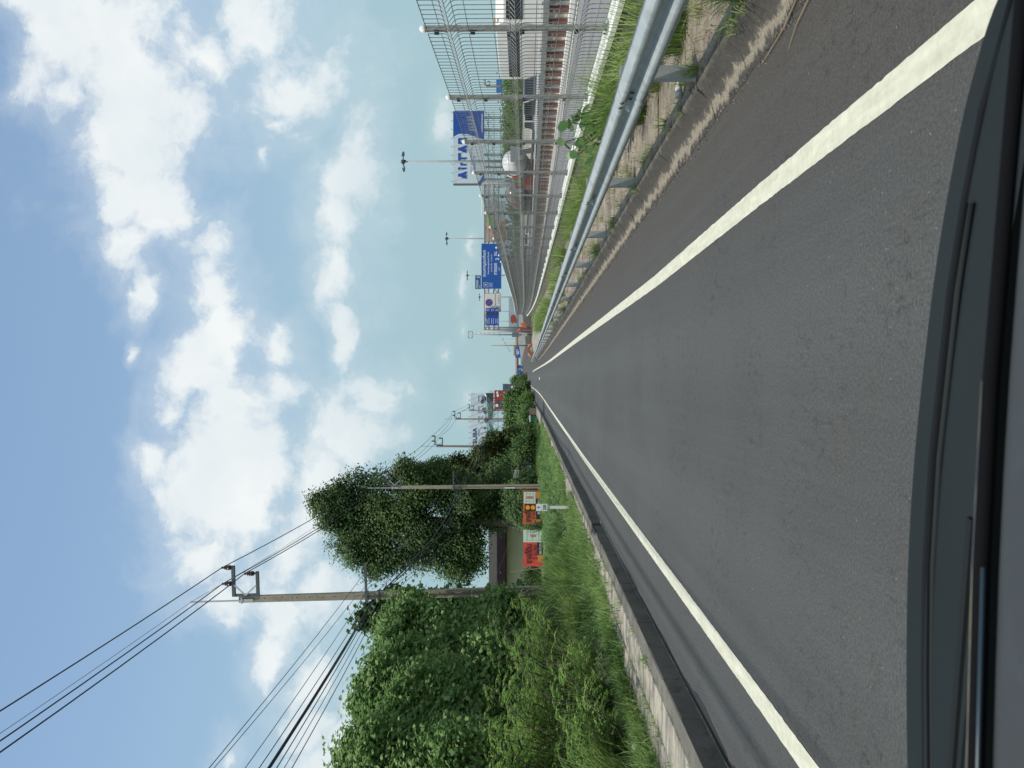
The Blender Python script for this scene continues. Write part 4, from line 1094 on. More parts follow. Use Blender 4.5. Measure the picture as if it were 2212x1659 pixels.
w_ = MB().box((-2.6, -.08, .5), (1.2, .04, .06)).box((-2.6, -.08, 1.5), (1.2, .04, .06)).box((-3.2, -.08, 1), (.06, .04, 1.06)).box((-2.0, -.08, 1), (.06, .04, 1.06)); w_.build('window_frame', white_paint, hs)
MB().box((4.9, 1.0, 1.2), (1.6, 2.6, 2.4)).build('annex', M('annex_grey', (.15, .16, .15), .9), hs)
h2 = root('warehouse', 'grey metal roofed shed higher up behind the low house', 'shed', (hp.x - 4.5, 92, 1.0), R(-10))
MB().box((0, 3, 1.85), (9, 6, 3.7)).build('wall', M('shed_wall', (.10, .10, .09), .9), h2)
MB().prism([(-.8, 3.5), (-.8, 3.8), (3.5, 4.9), (3.5, 4.6)], 'x', -5.2, 5.2).build('roof', M('shed_roof', (.05, .05, .045), 1.0, spec=0.0), h2)

# shack and bin further on
sp = at(1110, 1022, 72)
sh = root('shack', 'small shack with white board and teal tarpaulin under the trees', 'shack', (sp.x, 72, 1.0))
MB().box((0, .6, .6), (1.6, 1.2, 1.2)).build('wall', M('shack_wall', (.06, .045, .035), .9), sh)
MB().box((-.1, -.05, 1.45), (.8, .05, .45), m=Matrix.Rotation(.15, 3, 'Y')).build('board', white_paint, sh)
MB().box((.1, -.1, .35), (1.2, .06, .35)).build('tarpaulin', M('teal_tarp', (.02, .22, .20), .6), sh)
bp_ = hit(1163, 898)
bn = root('green_bin', 'dark green roadside bin with white lid beside a brown box', 'bin', (bp_.x - .35, bp_.y, bp_.z + .2))
MB().box((0, .3, .35), (.72, .6, .7), taper=1.05).build('body', M('bin_green', (.01, .09, .06), .5), bn, bevel=.02)
MB().box((0, .3, .76), (.78, .64, .12)).build('lid', white_paint, bn, bevel=.02)
bx = MB().box((0, 0, .4), (.75, .6, .8)).build('brown_box', M('box_brown', (.19, .14, .11), .9, c2=(.13, .1, .08)), None, loc=(bp_.x + .5, bp_.y + .3, bp_.z + .2))
tag(bx, 'brown weathered box standing beside the green bin', 'box')

# ------------------------------------------------------------------ right side beyond the fence
mw = strip('motorway', lambda y: fx(y) + .16, 34.5, -0.02, mway_asphalt, nx=3)
verge_m = M('verge_grass', (0.07, 0.11, 0.03), 1.0, c2=(0.12, 0.13, 0.05), sc_=.4, c3=(.2, .17, .1), sc3=3, fac3=.6, bump=.6, bsc=12, world_pos=True)
strip('far_verge', 35.3, 300, 0.05, verge_m)
strip('bank_grass_floor', lambda y: -30 , lambda y: -4.17 + bend(y) * .4, 0.0, verge_m, nx=12, zf=lambda x, y: gz(x, y), ys=[-14, -4, 0, 4, 8, 12, 16, 20, 26, 32, 40, 50, 60, 70, 80, 100, 130, 170, 230, 300, 420])
# motorway edge line and median
for (nm, x) in (('motorway_line', 5.6), ('motorway_line', 11.6)):
    painted(nm, [Vector((x + (fx(y) - fx(12)) * (.9 if x < 9 else 0), y, 0)) for y in (12, 20, 30, 45, 65, 100, 160)], .2)

def median():
    """crash barrier between the carriageways: cream wall, brown uprights, steel rails"""
    t = root('median_barrier', 'cream motorway barrier with rows of brown uprights and steel rails behind the mesh fence', 'barrier', (12.8, 30, 0))
    cr = M('barrier_cream', (0.50, 0.47, 0.37), 0.85, c2=(0.36, 0.34, 0.27), sc_=1.5, c3=(.1, .09, .07), sc3=5, fac3=.6, world_pos=True)
    brn = M('barrier_brown', (0.17, 0.055, 0.04), 0.8, c2=(0.10, 0.045, 0.035), sc_=6)
    wp = MB().box((0.05, 0, .42), (.12, 3.98, .84)).mesh('wall_panel', cr)
    lip = MB().box((-.12, 0, .05), (.5, 3.98, .14)).mesh('base_slab', white_paint)
    up = MB().box((-.09, 0, .27), (.1, .30, .36)).mesh('brown_block', brn)
    up2 = MB().box((-.09, 0, .54), (.1, .30, .13)).mesh('brown_block', brn)
    up3 = MB().box((-.09, 0, .72), (.1, .26, .12)).mesh('brown_block', brn)
    rl_ = MB().box((-.2, 0, .93), (.04, 3.98, .15)).mesh('rail', M('median_rail', (.22, .23, .22), .6, .2))
    rl2 = MB().box((-.16, 0, 1.10), (.05, 3.98, .07)).mesh('rail', white_paint)
    rl3 = MB().box((-.05, 0, .82), (.05, 3.98, .05)).mesh('rail', white_paint)
    ps = MB().box((-.1, 0, .56), (.08, .1, 1.1)).mesh('post', galv)
    def put(me_, y, x=0, sl=0):
        o = bpy.data.objects.new(me_.name.split('.')[0], me_); col.objects.link(o); o.parent = t; o.location = (x, y - 30, zg(y)); o.rotation_euler = (sl, 0, 0)
    y = 16.0
    while y < 118:
        yc = y + 2; sl = math.atan((zg(y + 4) - zg(y)) / 4)
        for me_ in (wp, lip, rl_, rl2, rl3): put(me_, yc, 0, sl)
        put(ps, y)
        if y < 90:
            for k in range(4):
                yy = y + .5 + .98 * k
                put(up, yy); put(up2, yy); put(up3, yy)
        y += 4.0
median()
def far_wall():
    t = root('far_barrier', 'pale panelled wall along the far side of the motorway', 'barrier', (34.9, 60, 0))
    me = MB().box((0, 0, .85), (.2, 5.94, 1.7)).mesh('wall_panel', M('far_wall_cream', (.58, .56, .47), .85, c2=(.48, .46, .38), sc_=.6, world_pos=True))
    mc = MB().box((-.02, 0, .42), (.3, 5.94, .2)).mesh('rail', white_paint); mk_ = MB().box((-.06, 0, .2), (.3, 5.94, .28)).mesh('plinth', M('plinth_grey', (.09, .09, .09), .9))
    y = 40
    while y < 330:
        for m_ in (me, mc, mk_):
            o = bpy.data.objects.new(m_.name, m_); col.objects.link(o); o.parent = t; o.location = (0, y + 3 - 60, zg(y + 3)); o.rotation_euler = (math.atan((zg(y + 6) - zg(y)) / 6), 0, 0)
        y += 6
far_wall()

# high mast lights
mast_m = M('mast_grey', (0.26, 0.28, 0.28), 0.6, c2=(.32, .34, .34), sc_=1)
def make_mast():
    t = root('mast_light', 'tall slim mast light with a crown of floodlights', 'mast light', group='mast lights along the motorway')
    MB().tube([(0, 0, 0), (0, 0, 12), (0, 0, 24)], [.30, .22, .13], 8).build('mast', mast_m, t, True)
    MB().lathe([(.16, 23.6), (.42, 23.8), (.42, 24.2), (.16, 24.4)], 10).build('crown_ring', dark_steel, t)
    for k in range(6):
        a = k * math.pi / 3 + .2; c, s = math.cos(a), math.sin(a)
        MB().bar((c * .3, s * .3, 24), (c * 1.35, s * 1.35, 23.95 + .15 * math.sin(k * 2)), .10).box((c * 1.6, s * 1.6, 23.92), (.65, .4, .22), m=Matrix.Rotation(a, 3, 'Z') @ Matrix.Rotation(.35 if k % 2 else -.2, 3, 'Y')).build('floodlight', dark_steel, t)
    return t
mm = make_mast()
ml = ['tall slim mast light with floodlight crown in front of the white and blue billboard', 'mast light with floodlight crown rising behind the large blue direction sign, right of it', 'mast light with floodlight crown standing above the small exit number sign', 'mast light with small crown showing just above the no stopping sign']
for i in range(13):
    y = 151 + 82.5 * i; o = mm if i == 0 else dup(mm)
    o.location = (39.8, y, 0.2 if i > 3 else 0.0)
    o['label'] = ml[i] if i < 4 else 'tiny distant mast light in the row over the far blue signs'
for o in [o for o in col.objects if o.get('category') == 'mast light']:
    if 'tiny' in o['label']: o['group'] = 'far row of tiny mast lights'

# big advertising board beyond the motorway
b4, hw, zt, zb = billboard('billboard', 'white and blue AirTAC advertising billboard on a steel lattice beyond the motorway', 979, 1046, 240, 397, 205, bb_white, lights=9, legs=6)
S = lambda ty_: (at(1000, ty_, 205).x - b4.location.x); Vz = lambda v_: (at(v_, 300, 205).z - b4.location.z)
arc = [(S(296), Vz(979)), (S(292), Vz(985)), (S(289), Vz(993)), (S(289), Vz(1003)), (S(291), Vz(1014)), (S(295), Vz(1025)), (S(299), Vz(1036)), (S(302), Vz(1046))]
poly_plate('picture', [(hw, zt), (hw, zb)] + [(x_, max(zb, min(zt, z_))) for x_, z_ in arc[::-1]], bb_blue, b4, -.04, .03)
poly_plate('picture', [(-hw, zb), (-hw, zb + 1.7), (-hw * .9, zb + 1.0), (-hw * .7, zb)], bb_blue, b4, -.04, .03)
MB().box((-hw - .12, .5, (zt + zb) / 2), (.2, 1.2, zt - zb)).build('side_panel', M('board_side', (.12, .11, .1), .8), b4)
def logo():
    """the word in heavy strokes: bars and legs"""
    mb = MB(); st = .62
    z0, z1 = Vz(1007.5), Vz(989.5); H_ = z1 - z0
    def A(x0, x1):
        xm = (x0 + x1) / 2
        mb.bar((x0 + .25, -.06, z0 + .1), (xm, -.06, z1 - .2), .03, st, up=(1, 0, 0)) if False else None
        mb.prism([(x0, z0), (xm - .18, z1), (xm + .42, z1), (x0 + .78, z0)], 'y', -.08, -.04)
        mb.prism([(xm - .42 + .0, z1), (xm + .18, z1), (x1, z0), (x1 - .78, z0)], 'y', -.083, -.043)
        mb.prism([(x0 + .3, z0), (x1 - .9, z0), (x1 - 1.1, z0 + .5), (x0 + .5, z0 + .5)], 'y', -.086, -.046)
    def rect(a, b, c, d): mb.prism([(a, c), (b, c), (b, d), (a, d)], 'y', -.08, -.04)
    A(S(387), S(370)); rect(S(366), S(362.5), z0, z0 + H_ * .66)
    mb.prism([(S(364.3) + .38 * math.cos(a), z1 - .28 + .34 * math.sin(a)) for a in [i * .785 for i in range(8)]], 'y', -.08, -.04)
    rect(S(358), S(354.5), z0, z0 + H_ * .72); mb.prism([(S(355), z0 + H_ * .5), (S(349), z0 + H_ * .55), (S(349), z0 + H_ * .82), (S(355), z0 + H_ * .74)], 'y', -.084, -.044)
    rect(S(351), S(331), z1 - .62, z1); rect(S(344.5), S(340.5), z0, z1 - .6)
    A(S(331), S(313.5))
    rect(S(311), S(307), z0, z1); rect(S(307.5), S(298.5), z1 - .55, z1 + .002); rect(S(307.5), S(298.5), z0, z0 + .55); rect(S(302), S(298.5), z1 - 1.0, z1 - .54); rect(S(302), S(298.5), z0 + .54, z0 + .95)
    mb.build('lettering', bb_blue, b4)
logo()
text('BEST PNEUMATIC', M('caption_blue', (.15, .22, .4), .6), b4, w=S(318) - S(374), h=.5, x=(S(374) + S(318)) / 2, z=Vz(1018), y=-.05)
text('PNEUMATIC', bb_navy, b4, w=S(335) - S(374), h=.5, x=(S(374) + S(335)) / 2, z=Vz(1024.5), y=-.05)
plate('caption', S(286), S(246), Vz(1043), Vz(1040), M('caption_pale', (.45, .55, .7), .6), b4, -.07, .02)
for k in range(5): poly_plate('picture', [(S(284 - 7 * k), Vz(1030 - 2 * k)), (S(279 - 7 * k), Vz(1030 - 2 * k)), (S(279 - 7 * k), Vz(1012 - 1 * k)), (S(283 - 7 * k), Vz(1015 - 2 * k))], M('picture_metal', (.22, .28, .42), .5), b4, -.08, .02)

b5, hw, zt, zb = billboard('billboard', 'colourful orange, green and white billboard behind the gantry truss', 1046, 1092, 434, 522, 240, M('ad_orange', (.45, .10, .05), .6, c2=(.55, .42, .30), sc_=.35), legs=5)
poly_plate('picture', [(hw * .1, zb), (hw, zb), (hw, zt), (hw * .5, zt), (-hw * .1, zb + 2)], M('ad_pale', (.55, .55, .58), .6, c2=(.35, .5, .45), sc_=.3), b5, -.04, .03)
poly_plate('picture', [(-hw * .3, zb + 3.6), (hw * .15, zb + 3.2), (hw * .35, zt - .6), (-hw * .05, zt - .3)], M('ad_green', (.22, .40, .03), .6), b5, -.08, .03)
poly_plate('picture', [(-hw * .6, zb + 3.8), (-hw * .2, zb + 3.2), (-hw * .3, zb + 1.4), (-hw * .55, zb + 1.8)], M('ad_dark', (.08, .03, .03), .6), b5, -.10, .03)
b6, hw, zt, zb = billboard('billboard', 'small blue and teal billboard far away over the tree belt', 1072, 1094, 171, 201, 175, sign_white, legs=2)
plate('picture', -hw, hw, zb + (zt - zb) * .45, zt, M('ad_blue2', (.02, .14, .55), .5), b6, -.03, .02)
plate('picture', -hw, hw, zb + (zt - zb) * .25, zb + (zt - zb) * .45, M('ad_teal', (.03, .45, .38), .5), b6, -.03, .02)
b7, hw, zt, zb = billboard('billboard', 'grey blue billboard with a dark red shape, seen under the gantry', 1099, 1130, 644, 716, 300, bb_grey, legs=4)
S = lambda ty_: (at(1000, ty_, 300).x - b7.location.x); Vz = lambda v_: (at(v_, 600, 300).z - b7.location.z)
poly_plate('picture', [(S(700) , Vz(1106)), (S(697), Vz(1109)), (S(698), Vz(1116)), (S(690), Vz(1116)), (S(681), Vz(1112)), (S(680), Vz(1107)), (S(684), Vz(1103)), (S(694), Vz(1103))], M('ad_maroon', (.30, .055, .03), .6), b7, -.05, .04)
plate('picture', -hw, hw, zb, Vz(1116.5), M('ad_steel', (.10, .17, .22), .6, c2=(.2, .28, .32), sc_=.4), b7, -.05, .03)
b8, hw, zt, zb = billboard('signboard', 'dark blue grey board behind the gantry legs', 1106, 1126, 712, 728, 260, M('ad_slate', (.06, .11, .17), .6, c2=(.12, .17, .22), sc_=.6), legs=2)

# ------------------------------------------------------------------ sign gantry
def gantry():
    d = 140; g = zg(d)
    xl, xr = at(1060, 715, d).x, at(1060, 395, d).x
    t = root('sign_gantry', 'grey steel truss gantry spanning the motorway', 'gantry', (xl, d, g))
    Z = lambda v_: at(v_, 600, d).z - g
    X_ = lambda ty_: at(1060, ty_, d).x - xl
    W_ = xr - xl
    for (x, y) in ((0, 0), (X_(707.5), 2.2), (W_, 0), (W_, 2.2)):
        MB().tube([(x, y, -.2), (x, y, Z(1043))], [.28, .26], 10).build('leg', mast_m, t, True)
    tr = MB(); zs = [Z(1046), Z(1055), Z(1066), Z(1076)]
    for z in zs:
        for y in (0, 2.0): tr.tube([(-.3, y, z), (W_ + .3, y, z)], .085, 6)
    n = 20
    for k in range(n):
        a, b = W_ * k / n, W_ * (k + 1) / n
        for y in (0, 2.0):
            tr.tube([(a, y, zs[0]), (b, y, zs[1])], .05, 5).tube([(b, y, zs[2]), (a, y, zs[3])], .05, 5).tube([(b, y, zs[0]), (b, y, zs[3])], .05, 5)
        tr.tube([(a, 0, zs[0]), (b, 2, zs[0])], .05, 5)
    tr.build('truss', mast_m, t)
    ex = MB().tube([(W_ * .78, .2, zs[0] + .35), (W_, .2, zs[0] + .35)], .09, 6); ex.build('light_rail', white_paint, t)
    # signs hang on the gantry: things of their own
    def sign(label, v0, v1, t0, t1, mat, dy=-.45):
        xc, hw, zt, zb = frame_T(v0, v1, t0, t1, d + dy)
        s = root('road_sign', label, 'road sign', (xc, d + dy, zb), 0, 'signs on the gantry'); h = zt - zb
        MB().box((0, .06, h / 2), (2 * hw, .12, h)).build('panel', mat, s)
        return s, hw, h
    s, hw, h = sign('large blue direction sign for Kanchanaphisek Road, exit in 2 km', 1039.8, 1083.2, 526, 624, blue_sign)
    F = lambda f0, f1: ((f0 + f1) / 2 * 2 * hw - hw)
    text('ถนนกาญจนาภิเษก', sign_white, s, w=2 * hw * .58, h=h * .19, x=-hw + 2 * hw * .56, z=h * .84, bold=.012)
    text('Kanchanaphisek Road', sign_white, s, w=2 * hw * .48, h=h * .10, x=-hw + 2 * hw * .565, z=h * .645, bold=.008)
    text('(บางปะอิน - บางนา)', sign_white, s, w=2 * hw * .37, h=h * .10, x=-hw + 2 * hw * .565, z=h * .49)
    text('ทางออก', sign_white, s, w=2 * hw * .25, h=h * .15, x=-hw + 2 * hw * .44, z=h * .29, bold=.012)
    text('2', sign_white, s, w=2 * hw * .05, h=h * .18, x=-hw + 2 * hw * .655, z=h * .21, bold=.02)
    text('กม.', sign_white, s, w=2 * hw * .10, h=h * .14, x=-hw + 2 * hw * .78, z=h * .29, bold=.012)
    text('EXIT', sign_white, s, w=2 * hw * .075, h=h * .06, x=-hw + 2 * hw * .44, z=h * .11); text('KM', sign_white, s, w=2 * hw * .05, h=h * .06, x=-hw + 2 * hw * .78, z=h * .11)
    def ring(par, x0, x1, z0, z1, w_):
        mb = MB()
        for a in ((x0, x1, z0, z0 + w_), (x0, x1, z1 - w_, z1), (x0, x0 + w_, z0 + w_, z1 - w_), (x1 - w_, x1, z0 + w_, z1 - w_)): mb.box(((a[0] + a[1]) / 2, -.006, (a[2] + a[3]) / 2), (a[1] - a[0], .008, a[3] - a[2]))
        mb.build('symbol_frame', sign_white, par)
    ring(s, -hw * .92, -hw * .72, h * .66, h * .89, .04); text('9', sign_white, s, h=h * .13, x=-hw * .82, z=h * .77, bold=.01)
    ring(s, -hw * .92, -hw * .74, h * .45, h * .61, .025); text('AH2', sign_white, s, w=hw * .13, h=h * .08, x=-hw * .83, z=h * .53)
    brd = MB().box((0, -.004, h - .03), (2 * hw, .01, .05)).box((0, -.004, .03), (2 * hw, .01, .05)).box((-hw + .025, -.004, h / 2), (.05, .01, h - .12)).box((hw - .025, -.004, h / 2), (.05, .01, h - .12)); brd.build('border', M('sign_edge', (.2, .33, .55), .5), s)
    s, hw, h = sign('small blue exit number sign standing on top of the large direction sign', 1026.5, 1038.7, 595, 624.5, M('blue_sign_small', (.010, .085, .22), .5))
    text('ทางออก', sign_white, s, w=hw * 1.2, h=h * .36, x=-hw * .28, z=h * .62, bold=.01); text('2', sign_white, s, w=hw * .26, h=h * .5, x=hw * .74, z=h * .5, bold=.02); text('EXIT', sign_white, s, w=hw * .4, h=h * .17, x=-hw * .62, z=h * .22)
    s, hw, h = sign('white no stopping sign with red border and Thai text', 1045.5, 1082, 633, 673.5, M('sign_offwhite', (.60, .62, .58), .5))
    mb = MB()
    for a in ((-hw, hw, 0, .07), (-hw, hw, h - .07, h), (-hw, -hw + .07, .07, h - .07), (hw - .07, hw, .07, h - .07)): mb.box(((a[0] + a[1]) / 2, -.006, (a[2] + a[3]) / 2), (a[1] - a[0], .01, a[3] - a[2]))
    mb.build('border', sign_red, s)
    cx_, cz_, r_ = -hw * .02, h * .70, h * .22
    n = 28
    MB().add([(cx_ + r_ * math.cos(2 * math.pi * i / n), -.005, cz_ + r_ * math.sin(2 * math.pi * i / n)) for i in range(n)], [tuple(range(n))]).build('disc', blue_sign, s)
    mb = MB(); vs = []
    for i in range(n):
        a = 2 * math.pi * i / n; vs += [(cx_ + r_ * math.cos(a), -.012, cz_ + r_ * math.sin(a)), (cx_ + r_ * .87 * math.cos(a), -.012, cz_ + r_ * .87 * math.sin(a))]
    mb.add(vs, [(2 * i, 2 * i + 1, (2 * i + 3) % (2 * n), (2 * i + 2) % (2 * n)) for i in range(n)]); mb.bar((cx_ - r_ * .64, -.014, cz_ + r_ * .64), (cx_ + r_ * .64, -.014, cz_ - r_ * .64), .10, .004, up=(0, 1, 0)); mb.build('ring', sign_red, s)
    text('หยุดและจอดรถ', M('sign_ink', (.06, .06, .06), .6), s, w=hw * 1.25, h=h * .11, x=hw * .28, z=h * .31, bold=.01); text('บนไหล่ทาง', MATS['sign_ink'], s, w=hw * .95, h=h * .11, x=hw * .3, z=h * .13, bold=.01)
    text('ห้าม', sign_red, s, w=hw * .32, h=h * .16, x=-hw * .62, z=h * .25, bold=.03)
    s, hw, h = sign('blue travel time sign with three dark displays beside the no stopping sign', 1049.5, 1078, 665.5, 703, M('vms_blue', (.008, .055, .33), .5), -.75)
    for k in range(3):
        z_ = h * (.83 - .33 * k)
        plate('display', hw * .18, hw * .56, z_ - h * .10, z_ + h * .10, M('display_dark', (.035, .04, .03), .4), s, -.02, .02)
        mb = MB().box((-hw * (.55 - .03 * k), -.01, z_ + h * .07), (hw * (.55 + .1 * (k % 2)), .01, h * .055)).box((-hw * .5, -.01, z_ - h * .07), (hw * .75 - .1 * k, .01, h * .05)); mb.build('text_line', M('sign_dim_white', (.4, .46, .55), .5), s)
        mb = MB().box((hw * .76, -.01, z_ + h * .05), (hw * .22, .01, h * .06)).box((hw * .76, -.01, z_ - h * .06), (hw * .22, .01, h * .05)); mb.build('text_line', MATS['sign_dim_white'], s)
    mb = MB().box((0, -.004, h - .03), (2 * hw, .01, .06)).box((0, -.004, .03), (2 * hw, .01, .06)); mb.build('border', M('sign_edge2', (.2, .33, .55), .5), s)
gantry()

# posts near the end of the fence
def tall_post(ty, vtop, vbase, d, r_, label, name='camera_pole', mat=None):
    p = at(1136, ty, d); g = zg(d)
    t = root(name, label, 'pole', (p.x, d, g)); h = at(vtop, ty, d).z - g
    MB().tube([(0, 0, -.2), (0, 0, h)], [r_, r_ * .75], 8).build('shaft', mat or mast_m, t, True)
    return t, h
t, h = tall_post(723, 1012, 1146, 128, .14, 'grey camera pole with square bracket head and pale control box', )
MB().bar((-.5, 0, h), (.5, 0, h), .12).bar((-.5, 0, h - .6), (.5, 0, h - .6), .12).bar((-.5, 0, h), (-.5, 0, h - .6), .1).bar((.5, 0, h), (.5, 0, h - .6), .1).build('bracket', mast_m, t)
MB().lathe([(.02, 0), (.16, .05), (.16, .25), (.02, .32)], 8, (.28, -.2, h - 1.9)).build('camera_dome', white_paint, t)
MB().box((0, -.3, 1.25), (.5, .35, .75)).build('control_box', M('box_grey', (.36, .37, .34), .6), t, bevel=.02)
t, h = tall_post(746.5, 1061, 1148, 134, .11, 'plain slim concrete pole between the camera pole and the blue signs', 'concrete_pole', pole_conc)
p = at(1120.5, 713, 122); so = root('emergency_phone', 'orange emergency phone sign with white handset on an orange post', 'phone sign', (p.x, 122, zg(122)))
orange = M('safety_orange', (.50, .10, .04), .5)
hz_ = p.z - zg(122)
MB().box((0, 0, hz_), (.56, .06, .56)).build('sign_panel', orange, so, bevel=.01); MB().tube([(0, .08, -.1), (0, .08, hz_ + .2)], .06, 8).build('post', orange, so)
MB().tube([(-.14, -.05, hz_ + .14), (-.02, -.05, hz_ + .06), (.04, -.05, hz_ - .04), (.13, -.05, hz_ - .15)], [.05, .03, .03, .05], 6).build('handset', white_paint, so)
p = at(1124, 703, 116)
for k, tyy in enumerate((700, 705)):
    p = at(1128 + 2 * k, tyy, 100); o = MB().box((0, 0, .35), (.28, .28, .45), taper=.8).box((0, 0, .08), (.4, .4, .12)).build('traffic_drum', orange, None, loc=(p.x, 100, p.z - .4)); tag(o, ['orange warning drum at the end of the mesh fence', 'orange warning drum just left of another at the fence end'][k], 'warning drum')

# far blue signs, overpass, ramp, trucks
def far_signs():
    d = 300; g = zg(d)
    xl, xr = at(1120, 773, d).x, at(1120, 748, d).x
    t = root('far_direction_sign', 'distant blue direction sign board with amber strip on top', 'road sign', ((xl + xr) / 2, d, g)); hw = (xr - xl) / 2
    Z = lambda v_: at(v_, 760, d).z - g
    MB().box((0, 0, (Z(1125) + Z(1113)) / 2), (2 * hw, .2, Z(1113) - Z(1125))).build('panel', M('far_blue', (.015, .10, .38), .5), t)
    MB().box((.4, 0, (Z(1113) + Z(1109.5)) / 2 + .02), (2 * hw - .8, .2, Z(1109.5) - Z(1113) - .05)).build('amber_strip', M('far_amber', (.42, .22, .04), .5), t)
    MB().box((.0, -.12, Z(1117)), (hw, .03, .25)).box((-.2, -.12, Z(1120)), (hw * .5, .03, .3)).build('lettering', sign_white, t)
    MB().tube([(-hw + .3, .2, 0), (-hw + .3, .2, Z(1110))], .14, 6).tube([(hw - .3, .2, 0), (hw - .3, .2, Z(1110))], .14, 6).build('post', white_paint, t)
far_signs()
def overpass():
    d = 430; g = zg(d)
    xl, xr = at(1115, 850, d).x, at(1115, 560, d).x
    t = root('overpass', 'distant overpass with a pale orange edge beam', 'bridge', ((xl + xr) / 2, d, g)); hw = (xr - xl) / 2
    Z = lambda v_: at(v_, 760, d).z - g
    MB().box((0, 0, (Z(1113.5) + Z(1117)) / 2), (2 * hw, .3, Z(1113.5) - Z(1117))).build('edge_beam', M('overpass_orange', (.62, .32, .17), .7), t)
    MB().box((0, 4, Z(1117) - .35), (2 * hw, 7.5, .7)).build('deck', concrete, t)
    k = -hw + 6
    while k < hw: MB().box((k, 4, Z(1118) / 2 - .3), (1.2, 2.4, Z(1118) - .2)).build('pier', concrete, t); k += 22
overpass()
def ramp():
    t = root('ramp_wall', 'low concrete ramp and parapet rising beside the motorway in the distance', 'ramp', (0, 0, 0))
    pts = [(at(1136, 742, 150), 1127, 1146), (at(1136, 778, 260), 1127, 1134)]
    a, b = pts[0][0], pts[1][0]
    vs = [(a.x, 150, zg(150)), (a.x + 9, 150, zg(150)), (a.x + 9, 150, zg(150) + 1.9), (a.x, 150, zg(150) + .9), (b.x, 330, zg(330)), (b.x + 9, 330, zg(330)), (b.x + 9, 330, zg(330) + 2.2), (b.x, 330, zg(330) + 1.0)]
    MB().add(vs, [(0, 1, 2, 3), (4, 7, 6, 5), (0, 4, 5, 1), (1, 5, 6, 2), (2, 6, 7, 3), (3, 7, 4, 0)]).build('embankment', M('ramp_grey', (.17, .17, .155), .9, c2=(.13, .135, .12), sc_=.3), t)
    t['kind'] = 'structure'
ramp()
pw = [hit(1152, 700), hit(1148.5, 742), hit(1140, 762)]
o = MB().add([(2.6, 66, zg(66) + .17), (6.5, 66, zg(66) + .17), (8.6, 112, zg(112) + .17), (6.0, 132, zg(132) + .1), (3.0, 108, zg(108) + .17)], [(0, 1, 2, 3, 4)]).build('concrete_apron', slab_m); o['kind'] = 'structure'
# orange chevron barrier
p = hit(1141, 776)
cb = root('chevron_barrier', 'orange and white chevron barrier where the roads part', 'barrier', (p.x, 128, zg(128)))
MB().box((0, 0, .45), (2.2, .1, .7), taper=.75).build('board', M('faded_orange', (.52, .36, .24), .6), cb)
MB().bar((-1.2, -.1, .05), (.1, -.1, 1.0), .12).bar((1.2, -.1, .05), (.1, -.1, 1.0), .12).build('frame', orange, cb)

